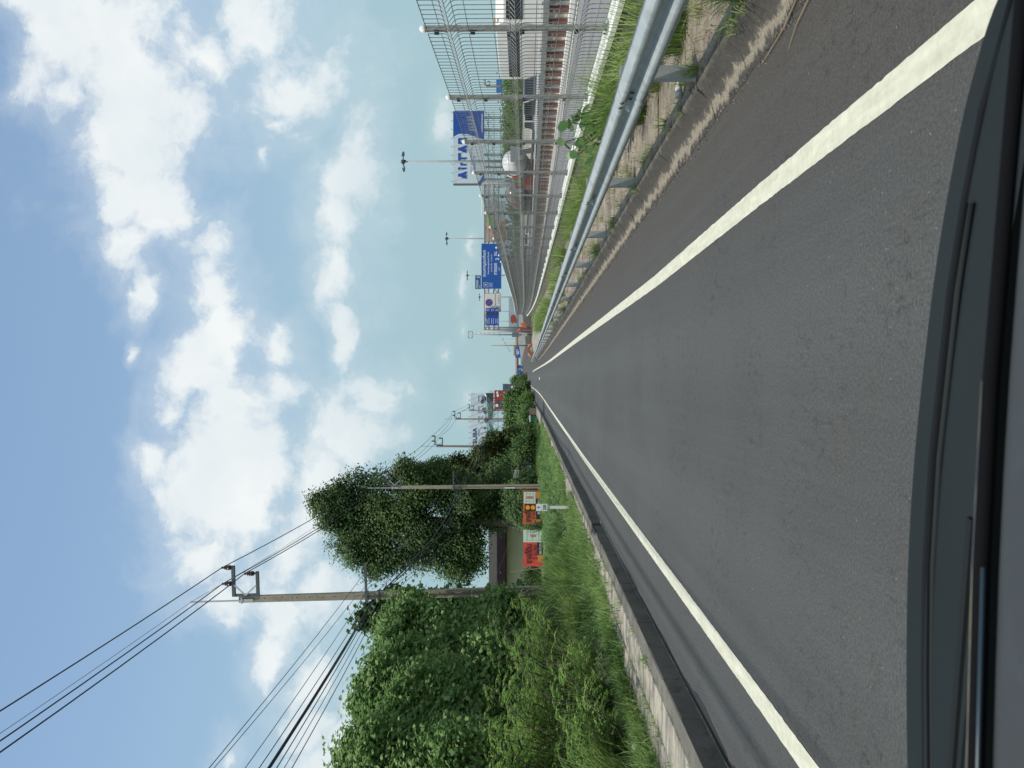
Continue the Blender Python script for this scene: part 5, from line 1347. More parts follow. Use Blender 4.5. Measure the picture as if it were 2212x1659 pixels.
def truck(name, label, loc, rz, body_c, kind='box', L_=7.0, Wd=2.3, H=3.2, group=None, cab_c=None):
    t = root(name, label, {'box': 'truck', 'mixer': 'mixer truck', 'bus': 'bus'}[kind], loc, rz, group)
    bm_ = M('paint_%.2f_%.2f_%.2f' % body_c, body_c, .35, coat=.3, c2=tuple(v * .85 for v in body_c), sc_=.7)
    cm_ = M('paint_%.2f_%.2f_%.2f' % (cab_c or body_c), cab_c or body_c, .35, coat=.3)
    gl = M('vehicle_glass', (.015, .02, .025), .08); ch = M('chassis', (.03, .03, .032), .7)
    MB().box((0, L_ * .5, .75), (Wd * .8, L_ * .98, .22)).build('chassis', ch, t)
    if kind == 'bus':
        MB().prism([(-.02, .5), (L_, .5), (L_, H - .25), (L_ - .3, H), (.5, H), (0, H - .5)], 'x', -Wd / 2, Wd / 2).build('body', bm_, t, bevel=.05)
        for s in (-1, 1): MB().box((s * (Wd / 2 + .005), L_ * .52, H - 1.05), (.03, L_ * .86, .75)).build('window', gl, t)
        MB().box((0, -.01, H - 1.15), (Wd * .86, .06, 1.0)).build('windscreen', gl, t)
        MB().box((-Wd / 2 - .3, .1, H - .9), (.14, .2, .6)).build('mirror', ch, t)
        MB().box((-Wd / 2 + .2, .3, H + .03), (.18, .12, .1)).build('marker_lamp', M('amber_lamp', (.7, .25, .02), .4), t)
    else:
        MB().prism([(0, .7), (1.7, .7), (1.7, 2.55), (.35, 2.55), (.05, 1.6)], 'x', -Wd / 2 * .95, Wd / 2 * .95).build('cab', cm_, t, bevel=.05)
        MB().prism([(.03, 1.65), (.33, 2.42), (.30, 2.42), (-.02, 1.65)], 'x', -Wd / 2 * .85, Wd / 2 * .85).build('windscreen', gl, t)
        for s in (-1, 1): MB().box((s * Wd / 2 * .955, 1.0, 2.0), (.03, .9, .6)).build('window', gl, t)
        if kind == 'box': MB().box((0, 1.9 + (L_ - 1.9) / 2, .9 + (H - .9) / 2), (Wd, L_ - 1.9, H - .9)).build('cargo_box', bm_, t, bevel=.04)
        else:
            m = Matrix.Rotation(-math.pi / 2 + .16, 3, 'X')
            pr = [(.35, 0), (.8, .5), (1.08, 1.3), (1.10, 2.2), (.92, 3.1), (.55, 3.8), (.4, 4.1)]
            MB().lathe(pr, 18, (0, 1.9, 2.05), m=m).build('drum', bm_, t, True)
            for zz, rr in ((.9, .97), (1.75, 1.11), (2.6, 1.06)): MB().lathe([(rr, zz - .04), (rr + .03, zz), (rr, zz + .04)], 18, (0, 1.9, 2.05), m=m).build('drum_ring', ch, t)
            for zz, cc, k_ in ((1.3, (.04, .22, .08), .55), (2.3, (.35, .03, .03), .35)):
                for s_ in (-1, 1): MB().lathe([(0, 0), (k_, .0), (k_ * .8, .1), (0, .12)], 6, m @ Vector((s_ * 1.05, 0, zz)) + Vector((0, 1.9, 2.05)), m=Matrix.Rotation(s_ * math.pi / 2, 3, 'Y')).build('drum_mark', M('drum_mark_%.2f' % cc[0], cc, .6), t)
            sp_ = MB()
            for k in range(40):
                a = k * .5; zz = .6 + 3.0 * k / 40; r_ = np.interp(zz, [q[1] for q in pr], [q[0] for q in pr])
            MB().box((0, L_ - .5, 2.3), (.7, .7, .9), taper=1.4).build('hopper', galv, t)
            MB().bar((0, L_ - .1, 2.0), (0, L_ + .6, 1.0), .35, .1).build('chute', ch, t)
    wm = MB().lathe([(.0, -.14), (.42, -.14), (.5, -.1), (.5, .1), (.42, .14), (.0, .14)], 16, m=Matrix.Rotation(math.pi / 2, 3, 'Y')).mesh('wheel', M('tyre', (.02, .02, .02), .9))
    hm_ = MB().lathe([(.0, -.15), (.22, -.15), (.22, .15), (.0, .15)], 10, m=Matrix.Rotation(math.pi / 2, 3, 'Y')).mesh('rim', galv)
    for s in (-1, 1):
        for y in ((1.0, L_ - 1.1, L_ - 2.3) if kind != 'bus' else (1.3, L_ - 1.9)):
            w = bpy.data.objects.new('wheel', wm); col.objects.link(w); w.parent = t; w.location = (s * (Wd / 2 - .18), y, .5)
            q = bpy.data.objects.new('rim', hm_); col.objects.link(q); q.parent = w
        MB().box((s * Wd * .36, -.03, .85), (.3, .06, .18)).build('headlight', M('lamp_clear', (.7, .7, .65), .2), t)
        MB().box((s * Wd * .36, L_ + .02, .85), (.25, .05, .16)).build('tail_light', sign_red, t)
    return t
def car(label, loc, rz, c, suv=False, group='cars on the motorway', pick=False):
    t = root('car', label, 'pickup' if pick else 'car', loc, rz, group)
    pm_ = M('paint_%.2f_%.2f_%.2f' % c, c, .3, .15, coat=.5); gl = M('vehicle_glass', (.015, .02, .025), .08)
    hh = 1.75 if suv or pick else 1.45; W_ = 1.8
    MB().prism([(0, .35), (4.4, .35), (4.45, .9), (4.3, .98), (3.6, 1.02), (1.1, .98), (.2, .85), (0, .7)], 'x', -W_ / 2, W_ / 2).build('body', pm_, t, bevel=.06)
    if pick: cab = [(1.1, .98), (3.0, 1.0), (2.9, hh), (1.75, hh)]
    elif suv: cab = [(1.0, .98), (4.35, 1.0), (4.15, hh), (1.75, hh)]
    else: cab = [(1.0, .96), (4.0, 1.0), (3.4, hh), (1.9, hh)]
    MB().prism(cab, 'x', -W_ / 2 * .86, W_ / 2 * .86).build('cabin', pm_, t, bevel=.05)
    cen = ((cab[0][0] + cab[1][0]) / 2, 1.3)
    win = [(cen[0] + (a - cen[0]) * .88, 1.06 + (b - .98) * .84) for a, b in cab]
    for s in (-1, 1): MB().prism(win, 'x', s * W_ / 2 * .865, s * W_ / 2 * .875).build('side_window', gl, t)
    for (q0, q1, nm) in ((cab[0], cab[3], 'windscreen'), (cab[1], cab[2], 'rear_window')):
        a = Vector((0, q0[0], q0[1])).lerp(Vector((0, q1[0], q1[1])), .15); b = Vector((0, q0[0], q0[1])).lerp(Vector((0, q1[0], q1[1])), .88)
        MB().bar(a, b, W_ * .74, .03, up=(0, 1, 0.3) if nm == 'windscreen' else (0, 1, -.3)).build(nm, gl, t)
    wm = MB().lathe([(.0, -.1), (.27, -.1), (.33, -.07), (.33, .07), (.27, .1), (.0, .1)], 16, m=Matrix.Rotation(math.pi / 2, 3, 'Y')).mesh('wheel', M('tyre', (.02, .02, .02), .9))
    hm_ = MB().lathe([(.0, -.11), (.19, -.11), (.19, .11), (.0, .11)], 10, m=Matrix.Rotation(math.pi / 2, 3, 'Y')).mesh('rim', galv)
    for s in (-1, 1):
        for y in (.85, 3.5):
            w = bpy.data.objects.new('wheel', wm); col.objects.link(w); w.parent = t; w.location = (s * (W_ / 2 - .08), y, .33)
            q = bpy.data.objects.new('rim', hm_); col.objects.link(q); q.parent = w
        MB().box((s * .65, .0, .72), (.34, .08, .16)).build('headlight', M('lamp_clear', (.7, .7, .65), .2), t)
        MB().box((s * .74, 4.42, .78), (.22, .06, .26)).build('tail_light', sign_red, t)
    return t
def onroad(ty, d, x=None):
    p = at(1136, ty, d); return (x if x is not None else p.x, d, zg(d))
truck('white_bus', 'tall white coach with dark windows at the very edge of the fence view', onroad(6, 50), R(0), (.72, .70, .64), 'bus', L_=9.5, H=3.45)
car('dark grey car between the white coach and the silver pickup', onroad(176, 52), R(0), (.10, .11, .12), True)
car('white hatchback just behind the dark grey car, beside the pale wall', onroad(112, 64, 24), R(0), (.68, .68, .66))
car('silver pickup with red tail lights facing away', onroad(275, 60, 18.5), R(180), (.42, .44, .46), pick=True)
car('light grey car between the silver pickup and the dark grey car', onroad(232, 70, 22), R(180), (.33, .35, .37))
truck('mixer_truck', 'concrete mixer truck with a white drum behind the mesh fence', onroad(382, 70), R(180), (.72, .73, .70), 'mixer', L_=7.6, cab_c=(.22, .06, .04))
truck('mixer_truck', 'concrete mixer truck with a dull brown drum behind the white one', onroad(440, 84), R(180), (.19, .16, .14), 'mixer', L_=7.6, cab_c=(.12, .10, .09))
car('white car far down the motorway beside the mixer trucks', onroad(480, 110, 18), R(180), (.66, .67, .66))
truck('blue_truck', 'distant blue truck parked under the overpass', (at(1125, 800, 360).x, 360, zg(360)), R(90), (.02, .10, .36), 'box', L_=8, H=3.0)
truck('blue_truck', 'distant blue truck left of the other blue truck under the overpass', (at(1125, 788, 345).x, 345, zg(345)), R(90), (.03, .13, .42), 'box', L_=6, H=2.4)
# ------------------------------------------------------------------ vegetation on the left
def T_blobs(lst, origin, depth=1.0):
    """(v, row, half height, half width, distance[, half depth]) seen in the photo -> local ellipsoids"""
    out = []
    for b in lst:
        v, ty, rv, rt, d = b[:5]; p = at(v, ty, d) - Vector(origin); s = d / F_PX
        out.append((p.x, p.y, p.z, rt * s, (b[5] if len(b) > 5 else max(rt, rv) * s * depth), rv * s))
    return out
def T_tree(label, base, lst, n, leaf, shape, mat, r, depth=1.0, sub=None, **k):
    ty, d = base; p = at(1136, ty, d); o = (p.x, d, gz(p.x, d))
    bl = T_blobs(lst, o, depth); h = max(b[2] + b[5] * .3 for b in bl)
    if sub:                                   # smaller boughs standing out of the main masses
        q = random.Random(len(label)); ns, sr = sub; big = list(bl)
        for _ in range(ns):
            b = q.choice(big); v = Vector((q.gauss(0, 1), q.gauss(-.5, .8), q.gauss(.15, 1))).normalized(); e = sr * q.uniform(.6, 1.25)
            bl.append((b[0] + v.x * b[3] * .92, b[1] + v.y * b[4] * .92, b[2] + v.z * b[5] * .92, e * q.uniform(.8, 1.3), e, e * q.uniform(.6, 1.0)))
    return tree(label, o, bl, n, leaf, shape, mat, h * .85, r, **k)

T_tree('tall broad dark green tree rising behind the second power pole', (1130, 70),
       [(735, 1085, 60, 42, 70), (700, 1080, 26, 18, 70), (770, 1060, 60, 42, 70), (800, 1125, 85, 70, 70), (850, 1075, 90, 62, 69), (780, 1180, 70, 45, 71), (870, 1165, 95, 70, 70), (950, 1110, 90, 95, 70), (840, 1215, 40, 26, 70), (960, 1195, 85, 48, 70), (1020, 1105, 50, 60, 71), (900, 1050, 60, 40, 69), (980, 1060, 70, 42, 69), (1000, 1215, 36, 26, 70), (1050, 1110, 36, 30, 73), (1080, 1060, 50, 50, 73)],
       130000, .23, 'quad', dark_leaf, .35, depth=.55, spread=.30, per=16, n_l=14, shell=.6, wild=.42, bk=bark, sub=(46, 1.15))
T_tree('lower dark tree with leaning leafy tips to the right of the tall broad one', (1000, 88),
       [(945, 1016, 40, 22, 88), (990, 1003, 28, 20, 87), (1015, 1028, 52, 40, 88), (1042, 985, 24, 20, 86), (1070, 990, 50, 44, 88), (1072, 950, 26, 18, 87), (1105, 1020, 44, 56, 88), (1108, 955, 30, 32, 87), (900, 1018, 22, 14, 88)],
       46000, .26, 'quad', leaf_mat('olive_leaf', (0.04, 0.07, 0.018), (0.095, 0.125, 0.035), .25, .6, .35), .22, depth=.7, spread=.26, per=14, shell=.55, wild=.42)
T_tree('bushy mid green tree in front of the billboard legs', (925, 112),
       [(1108, 932, 20, 18, 112), (1106, 910, 12, 12, 112), (1118, 905, 24, 28, 112), (1122, 940, 24, 26, 111), (1110, 884, 18, 14, 114), (1133, 900, 18, 34, 112)],
       13000, .36, 'quad', mid_leaf, .2, depth=.8, spread=.4, shell=.5)
T_tree('small round green tree below the red signboard', (868, 150),
       [(1110, 870, 17, 12, 150), (1103, 858, 10, 8, 150), (1122, 857, 15, 16, 150), (1130, 875, 12, 14, 150)], 7000, .42, 'quad', mid_leaf, .2, depth=.9, spread=.45, shell=.5)
T_tree('small green tree beneath the dark poster board', (845, 200),
       [(1124, 842, 10, 10, 200), (1130, 838, 8, 12, 200)], 5000, .5, 'quad', mid_leaf, .2, depth=.9, spread=.5, shell=.5)
T_tree('distant dark conical tree at the left end of the overpass', (823, 330),
       [(1118, 822, 8, 7, 330), (1124, 824, 6, 11, 330), (1111, 821, 5, 4, 330)], 3500, .7, 'quad', dark_leaf, .25, depth=.9, spread=.6, shell=.4)
T_tree('narrow leafy tree top poking out above the thicket beside the first pole', (1330, 30),
       [(795, 1335, 28, 16, 30), (830, 1322, 40, 32, 30), (870, 1330, 45, 42, 30), (930, 1330, 60, 45, 30), (1000, 1325, 60, 40, 30), (850, 1300, 30, 18, 30)],
       9000, .2, 'lobed', leaf_mat('broad_leaf', (0.05, 0.10, 0.03), (0.10, 0.17, 0.05), .3, .42), .12, depth=.6, spread=.2, shell=.55)

# vine smothered thicket: three overlapping masses, each on its own stem
vine = dict(shape='lobed', mat=vine_m, cat='thicket', name='vine_thicket', foliage='vine_leaves')
def thicket(label, base, lst, n, leaf, **k):
    k2 = dict(vine); k2.update(k)
    return T_tree(label, base, lst, n, leaf, k2.pop('shape'), k2.pop('mat'), .1, sub=(34, .42), **k2)
thicket('vine covered thicket beside the largest power pole', (1380, 25),
        [(905, 1345, 62, 40, 26, 1.4), (960, 1380, 90, 60, 25, 1.4), (880, 1405, 50, 40, 24.5, 1.2), (1030, 1400, 80, 70, 24, 1.3), (930, 1430, 80, 50, 23.5, 1.2), (1060, 1340, 50, 46, 25, 1.2)],
        52000, .125, group='vine covered thickets', spread=.17, shell=.78, per=12, up=.5, wild=.32, relief=.24)
thicket('tallest vine covered thicket, peaking under the low cable bundle', (1500, 21),
        [(830, 1468, 34, 36, 22, 1), (860, 1500, 62, 52, 21, 1.2), (800, 1500, 36, 26, 21, .8), (930, 1500, 80, 70, 20.5, 1.3), (920, 1560, 70, 52, 20, 1.2), (1000, 1540, 80, 70, 19.5, 1.2), (865, 1560, 44, 40, 20, .9), (1050, 1480, 60, 60, 20, 1)],
        56000, .115, group='vine covered thickets', spread=.16, shell=.78, per=12, up=.5, wild=.32, relief=.24)
thicket('vine covered thicket at the picture edge above the pale shrubs', (1640, 18),
        [(850, 1610, 56, 40, 18.5, 1), (800, 1650, 46, 36, 18, 1), (930, 1640, 80, 70, 17.5, 1.2), (1010, 1640, 80, 70, 17, 1.1), (880, 1720, 110, 70, 17.5, 1.3), (1000, 1740, 110, 80, 17, 1.2), (860, 1830, 120, 80, 17, 1.3)],
        60000, .105, group='vine covered thickets', spread=.15, shell=.78, per=12, up=.5, wild=.32, relief=.24)
# dark heart of the thicket
T_tree('shaded dark bush filling the gap under the vines', (1470, 20),
       [(1080, 1420, 70, 60, 23, 1.2), (1100, 1360, 50, 60, 27, 1.2), (1090, 1500, 70, 60, 20.5, 1.2), (1090, 1600, 80, 70, 18.5, 1.2), (1130, 1300, 26, 30, 30, 1), (1110, 1720, 90, 70, 17.5, 1.2)],
       20000, .15, 'oval', mid_leaf, .1, spread=.2, shell=.5, per=8, cat='bush', name='dark_bush', foliage='leaves_mass', stem='stem')

def spray_bush(label, loc, n_st, h, spread_, mat, leaf=.05, group=None, pairs=9, name='feathery_shrub', seed=1, droop=.5):
    """shrub of arching stems carrying feather leaves (rows of small leaflets)"""
    r_ = random.Random(seed); t = root(name, label, 'shrub', loc, 0, group)
    mb = MB(); P = []; Nn = []
    for i in range(n_st):
        a = r_.random() * 6.283; rr = spread_ * (r_.random() ** .6); hh = h * r_.uniform(.55, 1.05)
        e = Vector((math.cos(a) * rr, math.sin(a) * rr, hh)); m_ = Vector((math.cos(a) * rr * .3, math.sin(a) * rr * .3, hh * .62))
        s = Vector((math.cos(a) * .1, math.sin(a) * .1, -.05)); pts = []
        for k in range(6):
            u = k / 5; pts.append(s.lerp(m_, u).lerp(m_.lerp(e, u), u))
        mb.tube(pts, [.012 * (1 - .8 * k / 5) + .002 for k in range(6)], 4)
        for k in range(int(10 + hh * 5)):
            u = r_.uniform(.25, 1.0); q = s.lerp(m_, u).lerp(m_.lerp(e, u), u)
            da = r_.random() * 6.283; L_ = r_.uniform(.18, .34); d = Vector((math.cos(da), math.sin(da), r_.uniform(-.1, .6))).normalized()
            sd = d.cross(Vector((0, 0, 1))).normalized()
            for j in range(pairs):
                w = (j + 1) / pairs; c = q + d * L_ * w + Vector((0, 0, -droop * L_ * w * w))
                for sg in (-1, 1):
                    P.append(c + sd * sg * leaf * .6 * (1.15 - .5 * w)); Nn.append(Vector((sd.x * sg * .2, sd.y * sg * .2, 1)) + Vector((r_.gauss(0, .2), r_.gauss(0, .2), 0)))
    mb.build('stems', bark, t)['kind'] = 'stuff'
    P = np.array([tuple(p) for p in P]); Nn = np.array([tuple(p) for p in Nn])
    leaves('foliage', P, Nn, leaf, 'oval', mat, t)
    return t
shrubs = [(1390, 16.5, 1.5, 1.3, light_leaf, 'pale green feathery shrub in front of the shaded dark bush'),
          (1450, 15.0, 1.8, 1.4, light_leaf, 'feathery shrub with the tallest sprays under the vines'),
          (1530, 13.6, 1.6, 1.4, yellow_leaf, 'yellow green feathery shrub in the middle of the shrub row'),
          (1600, 12.8, 1.7, 1.4, yellow_leaf, 'yellowish feathery shrub spreading over the tall grass'),
          (1680, 12.0, 1.8, 1.4, light_leaf, 'green feathery shrub cut by the edge of the view'),
          (1340, 19.0, 1.3, 1.2, light_leaf, 'low feathery shrub at the foot of the largest power pole'),
          (1560, 10.8, 1.0, 1.1, light_leaf, 'low green feathery shrub close to the footway'),
          (1480, 12.2, 1.1, 1.1, light_leaf, 'small feathery shrub below the tallest sprays')]
for i, (ty, d, h, sp_, mt, lb) in enumerate(shrubs):
    p = at(1136, ty, d); spray_bush(lb, (p.x - .3, d, gz(p.x - .3, d) - .1), 26, h, sp_, mt, group='feathery shrubs on the bank', seed=i + 3)

# bushes between and behind
def bush(label, ty, d, h, w, mat, n=5000, leaf=.12, shape='oval', dx=0.0, grp=None, dep=1.0):
    p = at(1136, ty, d); x = p.x + dx; loc = (x, d, gz(x, d) - .1)
    bl = [(0, 0, h * .5, w, w * dep, h * .55), (w * .6, .3, h * .35, w * .6, w * .6, h * .4), (-w * .6, -.3, h * .4, w * .6, w * .6, h * .4)]
    t = root('bush', label, 'bush', loc, 0, grp)
    P, Nn = blob_points(bl, n, 8, leaf * 1.2, .6, 0.0, .6, .6); leaves('foliage', P, Nn, leaf, shape, mat, t)
    trunk('stem', bark, t, h * .6, .05, bl, 5)
bush('dark rounded bush growing against the wall of the low house', 1247, 62, 1.6, .62, dark_leaf, 3000, .14)
bush('leafy bush behind the orange sale banner', 1080, 64, 3.0, 1.9, dark_leaf, 9000, .2)
bush('wide green bush in front of the shack', 975, 78, 2.6, 1.5, mid_leaf, 9000, .2)
bush('bright green bush at the bank top beyond the shack', 955, 88, 2.0, 1.5, creeper_m, 6000, .2)
bush('dark bush closing the view between shack and sale banner', 1050, 82, 5.5, 3.0, dark_leaf, 12000, .26)
bush('green bush behind the roadside bin', 905, 100, 2.2, 1.6, creeper_m, 6000, .22)
bush('low pale bush past the bin', 872, 118, 2.2, 1.4, light_leaf, 5000, .22)
bush('far low bush where the verge narrows', 845, 150, 2.4, 1.6, mid_leaf, 4000, .26)
bush('far dark bush beside the bend', 832, 200, 2.6, 2.2, mid_leaf, 4000, .34)
bush('leafy creeper clump between the two sale banners', 1138, 49, 1.5, .16, creeper_m, 900, .09)
bush('tangled bush behind the largest power pole', 1350, 34, 2.4, 1.2, mid_leaf, 7000, .16, 'lobed')

# creeper ground cover and long grass on the bank
def bank_cover():
    n = 52000
    y = 2.5 + 68 * rng.random(n) ** 1.7; x = -4.15 - 5.5 * rng.random(n) ** 1.1
    z = np.array([gz(a, b) for a, b in zip(x, y)]) + rng.random(n) * .16 * (1 + .6 * np.sin(x * 2.1 + y * .7)) * np.clip((-x - 4.0) * 1.5, .25, 1)
    P = np.stack([x, y, z], 1); Nn = rng.normal(size=(n, 3)) * .4 + np.array([.15, -.1, 1])
    sz = .055 + .0022 * y
    base, tri = LEAF['oval']; t, b, k = frames(n, Nn); s = (sz * rng.uniform(.7, 1.4, n))[:, None, None]
    V = P[:, None, :] + s * (base[None, :, 0, None] * t[:, None] + base[None, :, 1, None] * b[:, None] + base[None, :, 2, None] * k[:, None])
    T = np.array(tri)[None] + (np.arange(n) * len(base))[:, None, None]
    o = np_mesh('creeper_cover', V.reshape(-1, 3), T.ravel(), 3, creeper_m); tag(o, 'low creeper leaves covering the bank beside the footway', 'ground cover', kind='stuff')
bank_cover()
def bank_grass():
    R_, H_, W_ = [], [], []
    nt = 2400
    for i in range(nt):
        y = 3 + 75 * rnd.random() ** 1.6; x = -4.25 - 6.0 * rnd.random() ** 1.4
        dens = math.sin(x * 1.3 + y * .35) + math.sin(y * .9) * .5
        if dens < -.35: continue
        h = rnd.uniform(.35, .8) * (1.1 if x < -4.8 else .55) * (1.35 if y < 24 else .8 if y < 32 else .5)
        for k in range(int(22 + 16 * rnd.random())):
            rx, ry = x + rnd.gauss(0, .13), y + rnd.gauss(0, .13)
            if rx > -4.05: rx = -4.05 - rnd.random() * .12
            R_.append((rx, ry, gz(rx, ry) - .02)); H_.append(h * rnd.uniform(.5, 1.15)); W_.append(.012 + .0003 * y)
    o = blades('bank_grass', np.array(R_), np.array(H_), np.array(W_), grass_m, lean=.55)
    tag(o, 'long arching grass growing thickly over the bank', 'grass', kind='stuff')
    # short ragged edge creeping over the slabs
    n = 20000; y = 2.5 + 66 * rng.random(n) ** 1.4; x = -4.20 + np.abs(rng.normal(size=n)) * (.12 + .30 * np.clip((y - 9) / 8, 0, 1) * (np.sin(y * 1.1) + np.sin(y * .37 + 1) > -.6)) - .05
    x = np.minimum(x, -3.42); z = np.array([zg(b) for b in y]) + .2
    o = blades('edge_grass', np.stack([x, y, z], 1), rng.uniform(.08, .36, n), .010 + .0006 * y, grass_m, lean=.9)
    tag(o, 'short ragged grass creeping over the edge of the footway slabs', 'grass', kind='stuff')
    # far bank
    n = 16000; y = 60 + 130 * rng.random(n); x = -4.4 - 5 * rng.random(n); z = np.array([gz(a, b) for a, b in zip(x, y)])
    o = blades('far_bank_grass', np.stack([x, y, z], 1), rng.uniform(.2, .5, n), np.full(n, .05), grass_m, lean=.6)
    tag(o, 'distant verge grass along the far footway', 'grass', kind='stuff')
bank_grass()
def joint_weeds():
    R_, H_ = [], []
    for i in range(120):
        y = 3 + 45 * rnd.random() ** 1.3; x = rnd.choice((-3.73, -3.73, -3.28, -4.05, -4.0)) + rnd.gauss(0, .02); n = rnd.randint(8, 40)
        for k in range(n): R_.append((x + rnd.gauss(0, .03), y + rnd.gauss(0, .12), zg(y) + .2)); H_.append(rnd.uniform(.03, .16))
    o = blades('joint_weeds', np.array(R_), np.array(H_), np.full(len(R_), .008), grass_m, lean=1.0); tag(o, 'small weeds rooted in the joints of the footway slabs', 'weeds', kind='stuff')
joint_weeds()
# damp stains at the foot of the left kerb
for k, (x0, y0, a, b) in enumerate(((-3.02, 6.1, .05, .5), (-3.0, 7.4, .06, .8), (-3.03, 9.6, .04, .7), (-3.02, 12.9, .05, 1.0))):
    n = 18; pts = [(x0 + a * (1 + .35 * math.sin(3 * q + k)) * math.cos(q), y0 + b * (1 + .25 * math.sin(5 * q)) * math.sin(q), .003) for q in [2 * math.pi * i / n for i in range(n)]]
    o = MB().add(pts, [tuple(range(n))]).build('damp_stain', M('damp_asphalt', (.02, .021, .021), .6)); o['kind'] = 'structure'
# tall clumps of grass that stand out
def clump(label, x, y, z, n, h, w, mat, spread_=.12, lean=.5, name='grass_clump', grp=None, stems=0):
    t = root(name, label, 'grass clump', (x, y, z), 0, grp)
    a = rng.random(n) * 6.283; r_ = spread_ * np.sqrt(rng.random(n))
    P = np.stack([np.cos(a) * r_, np.sin(a) * r_, np.zeros(n)], 1)
    blades('blades', P, h * rng.uniform(.45, 1.1, n), np.full(n, w), mat, t, lean=lean, seg=4, dirs=a + rng.normal(size=n) * .5)
    if stems: blades('dry_stalks', P[:stems], h * rng.uniform(.8, 1.25, stems), np.full(stems, w * .45), dry_m, t, lean=.2, seg=3)
    return t
cl = [(-4.75, 6.6, 170, 1.05, 'arching fountain of grass nearest the camera on the footway edge'), (-4.7, 8.2, 150, .95, 'large grass clump just beyond the nearest fountain of grass'), (-4.9, 10.1, 150, 1.0, 'grass clump beside the low green shrub'),
      (-4.8, 12.3, 130, .9, 'grass clump below the small feathery shrub'), (-5.0, 14.6, 130, .9, 'grass clump opposite the long dark kerb stain'), (-4.9, 17.2, 130, .85, 'grass clump across from the drain inlet'),
      (-5.0, 20.2, 120, .85, 'grass clump in front of the largest power pole'), (-5.4, 23.5, 120, .85, 'grass clump right beside the distance marker'), (-5.2, 9.0, 120, 1.2, 'tallest pale stemmed grass clump behind the edge grass')]
for x, y, n, h, lb in cl: clump(lb, x, y, gz(x, y), int(n * 1.8), h * 1.15, .014, bright_grass, .2, .8, grp='grass clumps on the bank', stems=8)

# ------------------------------------------------------------------ planting behind the guard rail
rg = [(3.05, 6.0, 'bright grass clump behind the first length of guard rail', 150, .62), (3.2, 7.6, 'bright grass clump behind the rail joint with rusty bolts', 190, .66), (3.3, 8.9, 'pale long bladed grass against the white topped wall', 170, .6), (3.3, 10.0, 'thick grass clump beside the broad leaved weed', 230, .8),
      (3.5, 13.0, 'grass clump beyond the broad leaved weed', 170, .55), (3.6, 14.6, 'grass tuft leaning on the wall, second past the weed', 170, .55), (3.7, 16.6, 'grass tuft midway along the wall', 170, .6), (3.7, 18.6, 'dense grass tuft below the fifth fence post', 180, .65), (3.75, 20.6, 'grass tuft with pale tips near the wall', 180, .6),
      (3.6, 24.5, 'rounded grass tuft after a bare length of wall', 180, .7), (3.5, 31, 'grass tuft where the fence begins to close up', 200, .8), (3.7, 34, 'pair of grass tufts growing together by the wall', 200, .8), (3.6, 43, 'large grass mound beside the far rail posts', 260, 1.0), (3.9, 47, 'large grass mound next to another near the far wall', 260, 1.0), (4.0, 55, 'green mound of grass before the fence end', 260, 1.1), (4.4, 62, 'green mound of grass closing off the fence end', 260, 1.2), (4.6, 68, 'last grass mound by the warning drums', 260, 1.2)]
for k, (x, y, lb, n, h) in enumerate(rg):
    clump(lb, x, y, zg(y) + .17, int(n * (1.9 if y < 25 else 1.6)), h * (1.35 if y < 25 else 1.0), .010 + .0004 * y, bright_grass, .22 if y < 25 else .6, .55, grp='grass clumps behind the guard rail')
kt = [(2.56, 5.5, 'green tuft rooted in the kerb joint nearest the camera', 60, .42), (2.57, 6.9, 'small tuft in the kerb joint beyond the nearest one', 36, .28), (2.60, 5.0, 'sprawling weed on the kerb edge', 40, .25), (2.55, 16.4, 'bushy tuft hanging over the kerb halfway along', 90, .4), (2.62, 8.5, 'tiny tuft by the rail post', 26, .22), (2.6, 30, 'tuft on the far kerb', 70, .4), (2.58, 38, 'last tuft on the far kerb', 80, .5)]
for x, y, lb, n, h in kt: clump(lb, x, y, zg(y) + .165, n, h, .010, bright_grass, .05 if y < 10 else .14, .8, name='kerb_tuft', grp='tufts rooted in the kerb', stems=6)

def broad_weed():
    x, y = 3.3, 10.9; t = root('broad_leaved_weed', 'weed with big round green leaves standing before the mesh fence', 'weed', (x, y, .17))
    mt = leaf_mat('round_leaf', (.045, .11, .03), (.08, .16, .05), .3, .35)
    base = [(0, -.5), (.22, -.42), (.38, -.2), (.44, .05), (.36, .3), (.18, .46), (0, .54), (-.18, .46), (-.36, .3), (-.44, .05), (-.38, -.2), (-.22, -.42)]
    me = MB().add([(0, 0, 0)] + [(a, b, .10 * (a * a) - .12 * b * b) for a, b in base], [(0, i + 1, (i + 1) % 12 + 1) for i in range(12)]).mesh('leaf', mt, True)
    st = MB()
    for s in range(11):
        ex, ey, ez = rnd.uniform(-.45, .4), rnd.uniform(-.7, .7), rnd.uniform(.5, 1.0)
        p = [Vector((0, 0, 0)), Vector((ex * .4, ey * .4, ez * .6)), Vector((ex, ey, ez))]; st.tube(p, [.012, .009, .004], 5)
        for k in range(7):
            u = .35 + .65 * k / 6; q = p[0].lerp(p[1], u).lerp(p[1].lerp(p[2], u), u); a = k * 2.4 + s
            d = Vector((math.cos(a), math.sin(a), .35)).normalized(); L_ = .062 + .03 * rnd.random()
            o = bpy.data.objects.new('leaf', me); col.objects.link(o); o.parent = t; o.location = q + d * L_ * 1.1; o.scale = (L_ * 1.9,) * 3
            o.rotation_mode = 'QUATERNION'; o.rotation_quaternion = (Vector((math.cos(a) * .5, math.sin(a) * .5 - .4, .8)) + Vector((rnd.gauss(0, .3), rnd.gauss(0, .3), 0))).to_track_quat('Z', 'Y')
    st.build('stem', bark, t)
broad_weed()
